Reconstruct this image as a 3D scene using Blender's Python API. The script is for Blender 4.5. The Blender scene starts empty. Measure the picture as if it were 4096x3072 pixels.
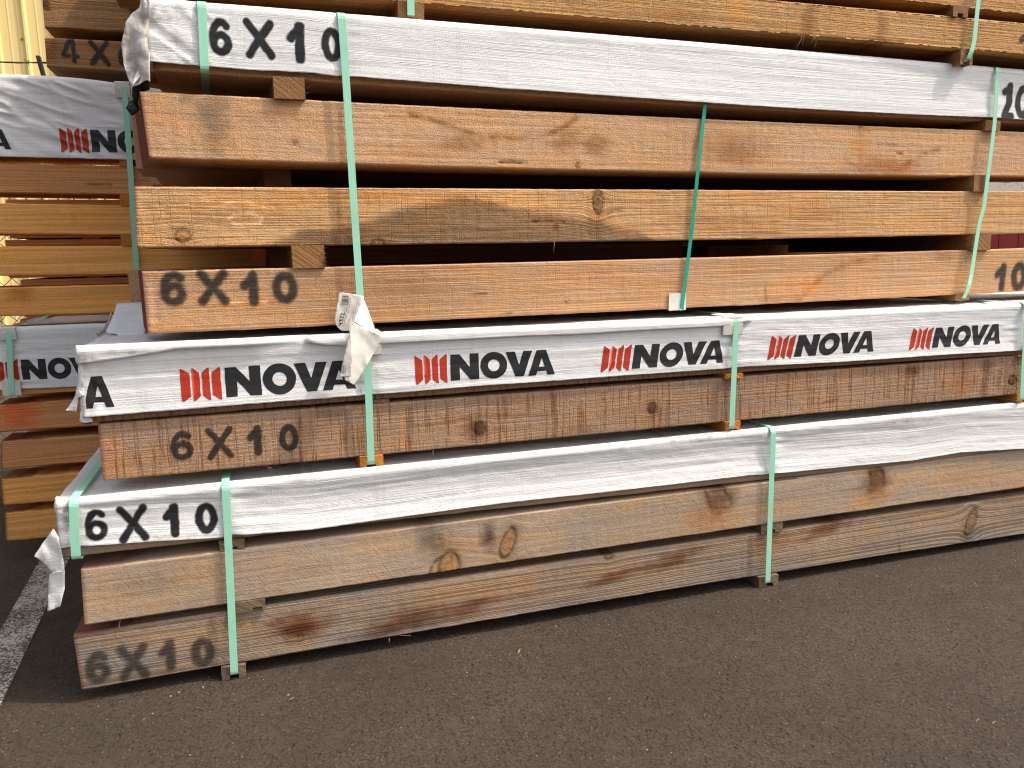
import bpy, bmesh, math, random
import numpy as np
from mathutils import Matrix, Vector

# ------------------------------------------------------------------ camera, sky, sun, exposure
SC = bpy.context.scene
CAM_F, CAM_H = 3126.22, 1.13566            # focal length in photo pixels (4096 wide), eye height in metres
YAW, PITCH, ROLL = math.radians(17.94), math.radians(9.4748), math.radians(-1.1104)

def cam_dir(x, y):
    """direction in the world of the camera-space ray (x right, y up, 1 forward)"""
    c, s = math.cos(ROLL), math.sin(ROLL); x, y = c*x - s*y, s*x + c*y
    c, s = math.cos(PITCH), math.sin(PITCH); a, b, d = x, c*1 + s*y, -s*1 + c*y
    return a, b, d
def yawed(v):
    c, s = math.cos(YAW), math.sin(YAW)
    return np.array([c*v[0] + s*v[1], -s*v[0] + c*v[1], v[2]])
def ray(u, v):
    return yawed(cam_dir((u-2048)/CAM_F, -(v-1536)/CAM_F))

fw = yawed(cam_dir(0, 0)); rt = yawed(cam_dir(1, 0)) - fw; up = yawed(cam_dir(0, 1)) - fw
cam_data = bpy.data.cameras.new('camera'); cam = bpy.data.objects.new('camera', cam_data)
SC.collection.objects.link(cam); SC.camera = cam
cam_data.sensor_fit = 'HORIZONTAL'; cam_data.sensor_width = 36.0; cam_data.lens = 36.0*CAM_F/4096
cam_data.clip_start = 0.05; cam_data.clip_end = 3000
cam.matrix_world = Matrix(((rt[0], up[0], -fw[0], 0), (rt[1], up[1], -fw[1], 0), (rt[2], up[2], -fw[2], CAM_H), (0, 0, 0, 1)))

SUN_EL, SUN_AZ = math.radians(54), math.radians(70)      # azimuth: from the face normal (-Y) towards +X
sun_vec = Vector((math.sin(SUN_AZ)*math.cos(SUN_EL), -math.cos(SUN_AZ)*math.cos(SUN_EL), math.sin(SUN_EL)))
W = bpy.data.worlds.new('World'); SC.world = W; W.use_nodes = True
wn = W.node_tree.nodes; wl = W.node_tree.links
for n in list(wn): wn.remove(n)
sky = wn.new('ShaderNodeTexSky'); sky.sky_type = 'NISHITA'; sky.sun_disc = False
sky.sun_elevation = SUN_EL; sky.sun_rotation = math.atan2(sun_vec.x, sun_vec.y)
sky.air_density = 1.0; sky.dust_density = 6.0; sky.ozone_density = 1.0
bg = wn.new('ShaderNodeBackground'); bg.inputs['Strength'].default_value = 0.15
wo = wn.new('ShaderNodeOutputWorld')
hz = wn.new('ShaderNodeHueSaturation'); hz.inputs['Saturation'].default_value = 0.5   # smoky, washed-out sky
wl.new(sky.outputs[0], hz.inputs['Color']); wl.new(hz.outputs[0], bg.inputs[0]); wl.new(bg.outputs[0], wo.inputs[0])
sun_d = bpy.data.lights.new('sun', 'SUN'); sun_d.energy = 2.0; sun_d.angle = math.radians(1.2); sun_d.color = (1.0, 0.91, 0.78)
sun = bpy.data.objects.new('sun', sun_d); SC.collection.objects.link(sun)
sun.rotation_euler = sun_vec.to_track_quat('Z', 'Y').to_euler(); sun.location = (6, -6, 9)
SC.view_settings.view_transform = 'Standard'; SC.view_settings.look = 'None'
SC.view_settings.exposure = 0.93; SC.view_settings.gamma = 1.0; SC.view_settings.use_curve_mapping = False
SC.cycles.use_denoising = True; SC.cycles.filter_width = 1.15
SC.cycles.max_bounces = 8; SC.cycles.transparent_max_bounces = 12

COL = SC.collection
random.seed(4)
RNG = np.random.default_rng(11)

# ------------------------------------------------------------------ small helpers
def lin(r, g, b):
    def f(c):
        c /= 255.0
        return c/12.92 if c <= 0.04045 else ((c+0.055)/1.055)**2.4
    return (f(r), f(g), f(b))

def _h(ix, iy, seed):
    n = (ix.astype(np.int64)*374761393 + iy.astype(np.int64)*668265263 + seed*1442695041) & 0xffffffff
    n = ((n ^ (n >> 13))*1274126177) & 0xffffffff
    return ((n ^ (n >> 16)) & 0xffff)/65535.0
def vn(x, y, seed=0):
    x = np.asarray(x, float); y = np.asarray(y, float)
    ix = np.floor(x); iy = np.floor(y); fx = x-ix; fy = y-iy
    fx = fx*fx*fx*(fx*(fx*6-15)+10); fy = fy*fy*fy*(fy*(fy*6-15)+10)
    a = _h(ix, iy, seed); b = _h(ix+1, iy, seed); c = _h(ix, iy+1, seed); d = _h(ix+1, iy+1, seed)
    return (a*(1-fx)+b*fx)*(1-fy) + (c*(1-fx)+d*fx)*fy - 0.5
def fbm(x, y, seed=0, oct=3):
    s = 0; a = 1.0
    for i in range(oct):
        s = s + a*vn(np.asarray(x)*2**i, np.asarray(y)*2**i, seed+i*17); a *= 0.5
    return s
def smooth(e0, e1, x):
    t = np.clip((x-e0)/(e1-e0), 0, 1); return t*t*(3-2*t)

def make_mesh(name, V, F, mat, smooth_shade=False):
    me = bpy.data.meshes.new(name)
    if isinstance(F, np.ndarray):
        V = np.asarray(V, np.float32); F = F.astype(np.int32)
        me.vertices.add(len(V)); me.vertices.foreach_set('co', V.ravel())
        k = F.shape[1]
        me.loops.add(F.size); me.loops.foreach_set('vertex_index', F.ravel())
        me.polygons.add(len(F)); me.polygons.foreach_set('loop_start', np.arange(0, F.size, k, dtype=np.int32))
        try: me.polygons.foreach_set('loop_total', np.full(len(F), k, np.int32))
        except Exception: pass
        me.update(calc_edges=True)
    else:
        me.from_pydata([tuple(v) for v in V], [], [tuple(f) for f in F]); me.update()
    if smooth_shade: me.polygons.foreach_set('use_smooth', np.ones(len(me.polygons), bool))
    if mat: me.materials.append(mat)
    me.validate()
    return me
def add_obj(name, me, parent=None):
    o = bpy.data.objects.new(name, me); COL.objects.link(o)
    if parent is not None: o.parent = parent
    return o
def tag(o, label=None, cat=None, group=None, kind=None):
    if label: o['label'] = label
    if cat: o['category'] = cat
    if group: o['group'] = group
    if kind: o['kind'] = kind
    return o
def set_float(me, name, arr):
    a = me.attributes.new(name, 'FLOAT', 'POINT'); a.data.foreach_set('value', np.asarray(arr, np.float32).ravel())
def set_color(me, name, arr):
    arr = np.asarray(arr, np.float32); full = np.ones((len(arr), 4), np.float32); full[:, :3] = arr
    a = me.attributes.new(name, 'FLOAT_COLOR', 'POINT'); a.data.foreach_set('color', full.ravel())

def box_vf(x0, x1, y0, y1, z0, z1):
    V = [(x0,y0,z0),(x1,y0,z0),(x1,y1,z0),(x0,y1,z0),(x0,y0,z1),(x1,y0,z1),(x1,y1,z1),(x0,y1,z1)]
    F = [(0,3,2,1),(4,5,6,7),(0,1,5,4),(1,2,6,5),(2,3,7,6),(3,0,4,7)]
    return V, F

class Frame:
    """a bundle's own frame: origin (0, Y, zb), turned by A about Z; local y = 0 is its front face"""
    def __init__(s, Y, A, zb=0.0):
        s.Y, s.A, s.zb = Y, math.radians(A), zb; s.root = None
    def hit(s, u, v, ly=0.0):
        d = ray(u, v); c, si = math.cos(s.A), math.sin(s.A)
        # local y of a world point (x,y): -si*x + c*(y-Y)
        t = (ly + c*s.Y)/(-si*d[0] + c*d[1]); P = d*t
        return c*P[0] + si*(P[1]-s.Y), P[2] + CAM_H
    def hits(s, pts, ly=0.0):
        return np.array([s.hit(u, v, ly) for u, v in pts])
    def thing(s, name, label, cat, group=None):
        e = bpy.data.objects.new(name, None); COL.objects.link(e); e.empty_display_size = 0.2
        e.location = (0, s.Y, s.zb); e.rotation_euler = (0, 0, s.A)
        s.root = tag(e, label, cat, group); return e
    def mesh(s, name, V, F, mat, parent=None, sm=False):
        V = np.array(V, float); V[:, 2] -= s.zb
        return add_obj(name, make_mesh(name, V, F, mat, sm), parent if parent is not None else s.root)

# ------------------------------------------------------------------ material helpers
class NT:
    def __init__(s, name):
        s.m = bpy.data.materials.new(name); s.m.use_nodes = True; s.t = s.m.node_tree; s.t.nodes.clear()
        s.out = s.t.nodes.new('ShaderNodeOutputMaterial')
    def n(s, ty, **kw):
        nd = s.t.nodes.new(ty)
        for k, v in kw.items(): setattr(nd, k, v)
        return nd
    def l(s, a, b): s.t.links.new(a, b)
    def put(s, sock, v):
        if hasattr(v, 'is_linked') or hasattr(v, 'links'): s.l(v, sock)
        else:
            if isinstance(v, (tuple, list)) and len(v) == 3 and sock.type == 'RGBA': v = (*v, 1)
            sock.default_value = v
    def math(s, op, a, b=0.5, c=None, clamp=False):
        nd = s.n('ShaderNodeMath', operation=op, use_clamp=clamp); s.put(nd.inputs[0], a); s.put(nd.inputs[1], b)
        if c is not None: s.put(nd.inputs[2], c)
        return nd.outputs[0]
    def mix(s, fac, a, b, blend='MIX'):
        nd = s.n('ShaderNodeMix', data_type='RGBA', blend_type=blend); s.put(nd.inputs[0], fac); s.put(nd.inputs[6], a); s.put(nd.inputs[7], b)
        return nd.outputs[2]
    def vec(s, x, y, z):
        nd = s.n('ShaderNodeCombineXYZ'); s.put(nd.inputs[0], x); s.put(nd.inputs[1], y); s.put(nd.inputs[2], z); return nd.outputs[0]
    def scale(s, v, sc):
        nd = s.n('ShaderNodeVectorMath', operation='MULTIPLY'); s.l(v, nd.inputs[0]); nd.inputs[1].default_value = sc; return nd.outputs[0]
    def noise(s, v, scale=1.0, detail=2.0, rough=0.5, dist=0.0):
        nd = s.n('ShaderNodeTexNoise'); s.l(v, nd.inputs['Vector']); nd.inputs['Scale'].default_value = scale
        nd.inputs['Detail'].default_value = detail; nd.inputs['Roughness'].default_value = rough; nd.inputs['Distortion'].default_value = dist
        return nd.outputs[0]
    def ramp(s, f, lo, hi):
        nd = s.n('ShaderNodeMapRange'); nd.interpolation_type = 'SMOOTHSTEP'; s.put(nd.inputs[0], f)
        nd.inputs[1].default_value = lo; nd.inputs[2].default_value = hi; return nd.outputs[0]
    def attr(s, name, out='Fac'):
        nd = s.n('ShaderNodeAttribute', attribute_name=name); return nd.outputs[out]
    def obj(s):
        return s.n('ShaderNodeTexCoord').outputs['Object']
    def sep(s, v):
        nd = s.n('ShaderNodeSeparateXYZ'); s.l(v, nd.inputs[0]); return nd.outputs
    def bump(s, h, strength, dist, normal=None):
        nd = s.n('ShaderNodeBump'); s.l(h, nd.inputs['Height']); nd.inputs['Strength'].default_value = strength; nd.inputs['Distance'].default_value = dist
        if normal is not None: s.l(normal, nd.inputs['Normal'])
        return nd.outputs[0]
    def bsdf(s, color, rough, normal=None, spec=0.3, **kw):
        nd = s.n('ShaderNodeBsdfPrincipled'); s.put(nd.inputs['Base Color'], color); s.put(nd.inputs['Roughness'], rough)
        nd.inputs['Specular IOR Level'].default_value = spec
        if normal is not None: s.l(normal, nd.inputs['Normal'])
        for k, v in kw.items(): s.put(nd.inputs[k], v)
        s.l(nd.outputs[0], s.out.inputs[0]); return nd

def wood(name, base_, seed=0, ring=140, ring_c=0.35, ring_lo=0.35, ring_hi=0.62, saw=0.0, saw_f=90, diag=0.0, fuzz=0.25, bump=0.5, warm=None, grey=0.0, big=0.3, xs=1.6, saw_z=11.0, saw_lo=0.55):
    """rough sawn timber; baked attributes: tint (stains, knots, painted shadows), gz (grain coordinate), red (end paint)"""
    base = (base_[0]*1.06, base_[1]*1.17, base_[2]*1.16)
    t = NT(name); P = t.obj(); x, y, z = t.sep(P)
    gz = t.attr('gz')
    info = t.n('ShaderNodeObjectInfo').outputs['Random']
    off = t.math('MULTIPLY', info, 37.0)
    xo = t.math('ADD', t.math('ADD', x, off), float(seed)*3.1)
    yz = t.math('ADD', gz, t.math('MULTIPLY', y, 0.35))
    G = t.vec(t.math('MULTIPLY', xo, float(xs)), t.math('MULTIPLY', y, 3.0), t.math('MULTIPLY', yz, float(ring)))
    r1 = t.noise(G, 1.0, 2.5, 0.55)
    rings = t.ramp(r1, ring_lo, ring_hi)
    F = t.vec(t.math('MULTIPLY', xo, 190.0), t.math('MULTIPLY', y, 260.0), t.math('MULTIPLY', z, 290.0))
    fz = t.noise(F, 1.0, 3.0, 0.65)
    S = t.vec(t.math('ADD', t.math('MULTIPLY', xo, float(saw_f)), t.math('MULTIPLY', z, diag)), t.math('MULTIPLY', y, 5.0), t.math('MULTIPLY', z, saw_z))
    sw = t.noise(S, 1.0, 3.0, 0.6)
    sawm = t.ramp(sw, saw_lo, saw_lo+0.17)
    patch = t.noise(t.vec(t.math('MULTIPLY', xo, 6.0), t.math('MULTIPLY', y, 9.0), t.math('MULTIPLY', z, 16.0)), 1.0, 3.0, 0.55)
    warm = warm or tuple(min(1, c*k) for c, k in zip(base, (1.10, 0.98, 0.80)))
    g = sum(base)/3; greyc = tuple(.84*(.55*c+.45*g) for c in base)
    c = t.mix(t.ramp(patch, 0.38, 0.66), base, warm)
    if grey > 0:
        p2 = t.noise(t.vec(t.math('MULTIPLY', xo, 2.6), y, t.math('MULTIPLY', z, 9.0)), 1.0, 4.0, 0.6)
        c = t.mix(t.math('MULTIPLY', t.ramp(p2, 0.4, 0.65), grey), c, greyc)
    dark = t.mix(1.0, c, (0.47, 0.41, 0.35), 'MULTIPLY')
    c = t.mix(t.math('MULTIPLY', rings, ring_c), c, dark)
    if saw > 0: c = t.mix(t.math('MULTIPLY', t.math('MULTIPLY', sawm, t.ramp(patch, 0.3, 0.62)), saw), c, dark)
    c = t.mix(t.math('MULTIPLY', t.ramp(fz, 0.42, 0.75), fuzz), c, dark)
    c = t.mix(t.math('MULTIPLY', t.ramp(fz, 0.55, 0.30), fuzz*0.5), c, t.mix(1.0, c, (1.45, 1.4, 1.3), 'MULTIPLY'))
    v = t.noise(t.vec(t.math('MULTIPLY', xo, 1.3), y, t.math('MULTIPLY', z, 3.0)), 1.0, 3.0, 0.5)
    c = t.mix(t.math('MULTIPLY', t.ramp(v, 0.35, 0.7), big), c, t.mix(1.0, c, (0.66, 0.60, 0.55), 'MULTIPLY'))
    c = t.mix(1.0, c, t.attr('tint', 'Color'), 'MULTIPLY')
    c = t.mix(t.attr('red'), c, lin(96, 22, 30))
    h = t.math('ADD', t.math('MULTIPLY', fz, 0.9), t.math('ADD', t.math('MULTIPLY', rings, -0.35), t.math('MULTIPLY', sawm, -0.5*min(1, saw+0.2))))
    t.bsdf(c, 0.82, t.bump(h, bump, 0.004), 0.2)
    return t.m

def plain(name, col, rough=0.6, spec=0.3, nscale=60, namt=0.15, bump=0.0, stretch=(1, 1, 1), metal=0.0):
    t = NT(name); P = t.scale(t.obj(), stretch)
    nz = t.noise(P, nscale, 3, 0.6)
    c = t.mix(t.math('MULTIPLY', t.ramp(nz, 0.3, 0.7), namt), col, tuple(k*0.55 for k in col))
    nb = t.bump(nz, bump, 0.002) if bump else None
    t.bsdf(c, rough, nb, spec, Metallic=metal); return t.m

def wrap_mat(name, col=(0.68, 0.672, 0.655), dirt=0.25, rough=0.42):
    """white woven polypropylene wrap: fine weave, lengthwise creases, rubbed dirt"""
    t = NT(name); P = t.obj(); x, y, z = t.sep(P); s = t.attr('perim')
    A = t.vec(t.math('MULTIPLY', x, 260.0), t.math('MULTIPLY', s, 560.0), 0.0)
    wv = t.noise(A, 1.0, 1.0, 0.5)
    B = t.vec(t.math('MULTIPLY', x, 4.0), t.math('MULTIPLY', s, 170.0), 3.0)
    cr = t.noise(B, 1.0, 3.0, 0.6)
    C = t.vec(t.math('MULTIPLY', x, 16.0), t.math('MULTIPLY', s, 26.0), 7.0)
    cr2 = t.noise(C, 1.0, 4.0, 0.55, 1.2)
    th = t.noise(t.vec(t.math('MULTIPLY', x, 1.6), t.math('MULTIPLY', s, 420.0), 5.0), 1.0, 1.5, 0.5)
    wv = t.math('ADD', wv, t.math('MULTIPLY', t.ramp(th, 0.55, 0.75), 0.9))
    vl = t.noise(t.vec(t.math('MULTIPLY', x, 7.0), t.math('MULTIPLY', s, 0.5), 9.0), 1.0, 1.0, 0.6)
    vline = t.ramp(t.math('ABSOLUTE', t.math('SUBTRACT', vl, 0.5)), 0.006, 0.0)
    h = t.math('ADD', t.math('MULTIPLY', wv, 0.5), t.math('ADD', t.math('MULTIPLY', cr, 0.55), t.math('MULTIPLY', cr2, 0.45)))
    d = t.noise(t.vec(t.math('MULTIPLY', x, 7.0), y, t.math('MULTIPLY', s, 30.0)), 1.0, 5.0, 0.65)
    dm = t.math('MULTIPLY', t.ramp(d, 0.6, 0.85), dirt*0.6)
    c = t.mix(dm, col, lin(150, 138, 120))
    c = t.mix(t.math('MULTIPLY', t.ramp(cr, 0.45, 0.75), 0.03), c, (0.45, 0.46, 0.47))
    c = t.mix(t.math('MULTIPLY', vline, 0.10), c, lin(120, 116, 110))
    c = t.mix(t.attr('soil'), c, lin(120, 104, 86))
    b = t.bump(h, 0.55, 0.0035)
    nd = t.bsdf(c, rough, b, 0.4)
    return t.m

def paint_mat(name, col, edge=0.35, op=0.93):
    """sprayed lettering: alpha comes from the soft stencil mask"""
    t = NT(name); P = t.obj(); a = t.attr('paint')
    n1 = t.noise(t.scale(P, (260, 260, 420)), 1.0, 3, 0.7); n2 = t.noise(t.scale(P, (25, 25, 25)), 1.0, 2, 0.5)
    k = t.math('ADD', a, t.math('MULTIPLY', t.math('SUBTRACT', n1, 0.5), edge))
    k = t.math('ADD', k, t.math('MULTIPLY', t.math('SUBTRACT', n2, 0.5), 0.35))
    al = t.math('MULTIPLY', t.ramp(k, 0.15, 0.85), op)
    p = t.n('ShaderNodeBsdfPrincipled'); p.inputs['Base Color'].default_value = (*col, 1); p.inputs['Roughness'].default_value = 0.55
    p.inputs['Specular IOR Level'].default_value = 0.25
    tr = t.n('ShaderNodeBsdfTransparent'); mx = t.n('ShaderNodeMixShader')
    t.l(al, mx.inputs[0]); t.l(tr.outputs[0], mx.inputs[1]); t.l(p.outputs[0], mx.inputs[2]); t.l(mx.outputs[0], t.out.inputs[0])
    return t.m

def strap_mat(name, col):
    t = NT(name); P = t.obj()
    n1 = t.noise(t.scale(P, (300, 300, 12)), 1.0, 3, 0.6); n2 = t.noise(P, 9.0, 3, 0.6)
    c = t.mix(t.math('MULTIPLY', t.ramp(n1, 0.35, 0.7), 0.22), col, tuple(k*0.7 for k in col))
    c = t.mix(t.math('MULTIPLY', t.ramp(n2, 0.5, 0.75), 0.35), c, tuple(min(1, k*0.72+0.02) for k in col))
    t.bsdf(c, 0.42, t.bump(n1, 0.25, 0.001), 0.4); return t.m

M = {}
# fresh tan timbers of the upper bundles, browner ones below, greyed ones on the ground
M['b3a'] = wood('timber_fresh_fine', lin(190, 146, 113), 1, ring=230, ring_c=0.6, fuzz=0.5, saw=0.25, saw_f=130, bump=0.6, big=0.25)
M['b3b'] = wood('timber_fresh_rippled', lin(200, 152, 110), 2, ring=230, ring_c=0.6, ring_lo=0.42, ring_hi=0.6, xs=2.5, fuzz=0.5, saw=0.6, saw_f=170, saw_z=7.0, bump=0.8, big=0.2)
M['b3c'] = wood('timber_fresh_speckled', lin(190, 147, 115), 3, ring=60, ring_c=0.06, fuzz=0.65, saw=0.14, saw_f=160, bump=0.7, big=0.3)
M['b2'] = wood('timber_brown_sawn', lin(162, 124, 100), 4, ring=160, ring_c=0.06, fuzz=0.6, saw=0.95, saw_f=95, saw_z=4.5, saw_lo=0.48, bump=0.7, grey=0.3, big=0.3)
M['b1a'] = wood('timber_weathered_ringed', lin(162, 133, 113), 5, ring=210, ring_c=0.8, ring_lo=0.44, ring_hi=0.57, xs=0.6, fuzz=0.3, saw=0.2, saw_f=60, diag=25, bump=0.6, grey=0.75, big=0.3)
M['b1b'] = wood('timber_weathered_smooth', lin(172, 143, 122), 6, ring=60, ring_c=0.12, fuzz=0.4, saw=0.22, saw_f=70, diag=45, bump=0.45, grey=0.65, big=0.35)
M['b4'] = wood('timber_tan_rough', lin(192, 144, 96), 7, ring=190, ring_c=0.6, fuzz=0.6, saw=0.4, saw_f=70, bump=0.9, big=0.35)
M['la'] = wood('timber_orange', lin(242, 170, 100), 8, ring=110, ring_c=0.45, fuzz=0.4, saw=0.3, bump=0.6)
M['lb'] = wood('timber_brown_orange', lin(216, 150, 102), 9, ring=140, ring_c=0.5, fuzz=0.5, saw=0.2, bump=0.8, big=0.4)
M['lc'] = wood('timber_dark_brown', lin(166, 122, 86), 13, ring=140, ring_c=0.5, fuzz=0.55, saw=0.2, bump=0.8, big=0.4)
M['sp_tan'] = wood('spacer_tan', lin(138, 100, 68), 10, ring=120, ring_c=0.4, fuzz=0.4)
M['sp_orange'] = wood('spacer_orange', lin(196, 122, 52), 11, ring=130, ring_c=0.5, fuzz=0.2)
M['sp_grey'] = wood('spacer_grey', lin(120, 98, 80), 12, ring=120, ring_c=0.5, fuzz=0.5)
M['wrap'] = wrap_mat('wrap_white'); M['wrap_old'] = wrap_mat('wrap_white_dusty', (0.67, 0.66, 0.64), 0.35, 0.5)
M['strap'] = strap_mat('strap_mint', lin(152, 210, 182)); M['strap_dark'] = strap_mat('strap_green', lin(0, 146, 120))
M['pad'] = plain('pad_card', lin(205, 200, 190), 0.7, 0.2, 40, 0.2, 0.3)
M['spray'] = paint_mat('spray_black', (0.012, 0.012, 0.013))
M['spray_wood'] = paint_mat('spray_black_worn', (0.022, 0.02, 0.02), 0.7, .78); M['spray_faded'] = paint_mat('spray_black_faded', (0.03, 0.027, 0.025), 0.7, .62)
M['ink'] = plain('ink_black', (0.018, 0.018, 0.019), 0.5, 0.3, 90, 0.2, 0.2, (1, 1, 6))
M['ink_red'] = plain('ink_red', lin(178, 52, 28), 0.5, 0.3, 90, 0.3, 0.2, (1, 1, 6))
M['paper'] = plain('tag_paper', lin(214, 208, 198), 0.75, 0.2, 30, 0.2, 0.4)
M['paper_white'] = plain('tag_paper_fresh', lin(226, 224, 212), 0.6, 0.3, 30, 0.1, 0.2)
def film_mat():
    t = NT('torn_wrap_film'); P = t.obj(); nz = t.noise(P, 40, 4, 0.6)
    c = t.mix(t.ramp(nz, 0.45, 0.75), lin(206, 202, 196), lin(160, 150, 140))
    nd = t.bsdf(c, 0.3, t.bump(nz, 0.5, 0.006), 0.5); nd.inputs['Transmission Weight'].default_value = 0.0
    tl = t.n('ShaderNodeBsdfTranslucent'); t.put(tl.inputs[0], lin(210, 205, 195)); mx = t.n('ShaderNodeMixShader'); mx.inputs[0].default_value = 0.35
    t.l(nd.outputs[0], mx.inputs[1]); t.l(tl.outputs[0], mx.inputs[2]); t.l(mx.outputs[0], t.out.inputs[0]); return t.m
M['film'] = film_mat()
M['film_black'] = plain('wrap_black_lining', (0.012, 0.012, 0.012), 0.35, 0.5, 40, 0.2, 0.4)

# ------------------------------------------------------------------ the ground
def asphalt():
    t = NT('asphalt'); P = t.obj()
    n1 = t.noise(P, 120, 5, 0.75); n2 = t.noise(P, 1.4, 4, 0.6); n3 = t.noise(P, 420, 2, 0.6); n4 = t.noise(P, 16, 3, 0.6)
    vo = t.n('ShaderNodeTexVoronoi'); t.l(P, vo.inputs['Vector']); vo.inputs['Scale'].default_value = 120
    rnd = t.n('ShaderNodeSeparateColor'); t.l(vo.outputs['Color'], rnd.inputs[0])
    c = t.mix(t.ramp(n1, 0.3, 0.7), lin(50, 42, 36), lin(97, 81, 67))
    c = t.mix(t.math('MULTIPLY', t.ramp(n2, 0.35, 0.65), 0.6), c, lin(62, 52, 44))
    c = t.mix(t.math('MULTIPLY', t.ramp(n4, 0.45, 0.75), 0.35), c, lin(92, 82, 72))
    n5 = t.noise(P, 55, 3, 0.6); c = t.mix(t.math('MULTIPLY', t.ramp(n5, 0.5, 0.7), 0.4), c, lin(48, 40, 34))
    grit = t.math('MULTIPLY', t.ramp(rnd.outputs[0], 0.86, 0.95), t.ramp(vo.outputs['Distance'], 0.55, 0.25))
    c = t.mix(t.math('MULTIPLY', grit, 0.38), c, lin(132, 118, 104))
    pits = t.math('MULTIPLY', t.ramp(rnd.outputs[1], 0.78, 0.9), t.ramp(vo.outputs['Distance'], 0.6, 0.2))
    c = t.mix(t.math('MULTIPLY', pits, 0.35), c, lin(30, 27, 25))
    h = t.math('ADD', t.math('SUBTRACT', n1, t.math('MULTIPLY', t.ramp(n5, 0.5, 0.7), 0.5)), t.math('ADD', t.math('MULTIPLY', n3, 0.5), t.math('SUBTRACT', t.math('MULTIPLY', grit, 0.4), t.math('MULTIPLY', pits, 0.6))))
    t.bsdf(c, 0.85, t.bump(h, 1.0, 0.010), 0.25); return t.m
M['asphalt'] = asphalt()
V = []; F = []
g = 400.0
ground = add_obj('ground', make_mesh('ground', [(-g, -g, 0), (g, -g, 0), (g, g, 0), (-g, g, 0)], [(0, 1, 2, 3)], M['asphalt']))
tag(ground, 'dark worn asphalt yard surface', None, None, 'structure')

def ground_pt(u, v, z=0.0):
    d = ray(u, v); t = (z-CAM_H)/d[2]; return (d[0]*t, d[1]*t)
def line_paint():
    t = NT('worn_line_paint'); P = t.obj(); n1 = t.noise(P, 150, 4, 0.75); n2 = t.noise(P, 6, 3, 0.6)
    k = t.math('ADD', n1, t.math('MULTIPLY', t.math('SUBTRACT', n2, 0.5), 0.4))
    p = t.n('ShaderNodeBsdfPrincipled'); p.inputs['Base Color'].default_value = (*lin(178, 170, 160), 1); p.inputs['Roughness'].default_value = 0.8
    t.l(t.bump(n1, 0.6, 0.004), p.inputs['Normal'])
    tr = t.n('ShaderNodeBsdfTransparent'); mx = t.n('ShaderNodeMixShader'); t.l(t.ramp(k, 0.39, 0.59), mx.inputs[0])
    t.l(tr.outputs[0], mx.inputs[1]); t.l(p.outputs[0], mx.inputs[2]); t.l(mx.outputs[0], t.out.inputs[0]); return t.m
a1 = np.array(ground_pt(0, 2545, .004)); a2 = np.array(ground_pt(168, 2255, .004)); b1 = np.array(ground_pt(0, 2850, .004)); b2 = np.array(ground_pt(262, 2230, .004))
mid1 = (a1+ground_pt(118, 2545, .004))/2; mid2 = (a2+b2)/2; dv = (mid2-mid1); dv /= np.linalg.norm(dv); pv = np.array([dv[1], -dv[0]])*0.052
q0, q1 = mid1-dv*2.2, mid2+dv*6
o = add_obj('painted_line', make_mesh('painted_line', [(*(q0-pv), .004), (*(q0+pv), .004), (*(q1+pv), .004), (*(q1-pv), .004)], [(0, 1, 2, 3)], line_paint()))
tag(o, 'worn white painted parking line on the asphalt', None, None, 'structure')

# ------------------------------------------------------------------ timbers
def poly_fn(fr, pts, ly=0.0, deg=2):
    P = fr.hits(pts, ly); deg = min(deg, len(P)-1)
    k = np.polyfit(P[:, 0], P[:, 1], deg); lo, hi = P[:, 0].min()-0.1, P[:, 0].max()+0.15
    d1 = np.polyder(k)
    def f(x):
        x = np.asarray(x, float); xc = np.clip(x, lo, hi)
        return np.polyval(k, xc) + (x-xc)*np.clip(np.polyval(d1, xc), -0.02, 0.02)
    return f

def front_relief(x, z, seed, amp=1.0):
    """how far the rough sawn face stands out (towards -y) at x, z"""
    return amp*(0.0016*fbm(x*3, z*12, seed) + 0.0009*vn(x*70, z*9, seed+5) + 0.0010*fbm(x*60, z*160, seed+9, 2))

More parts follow.
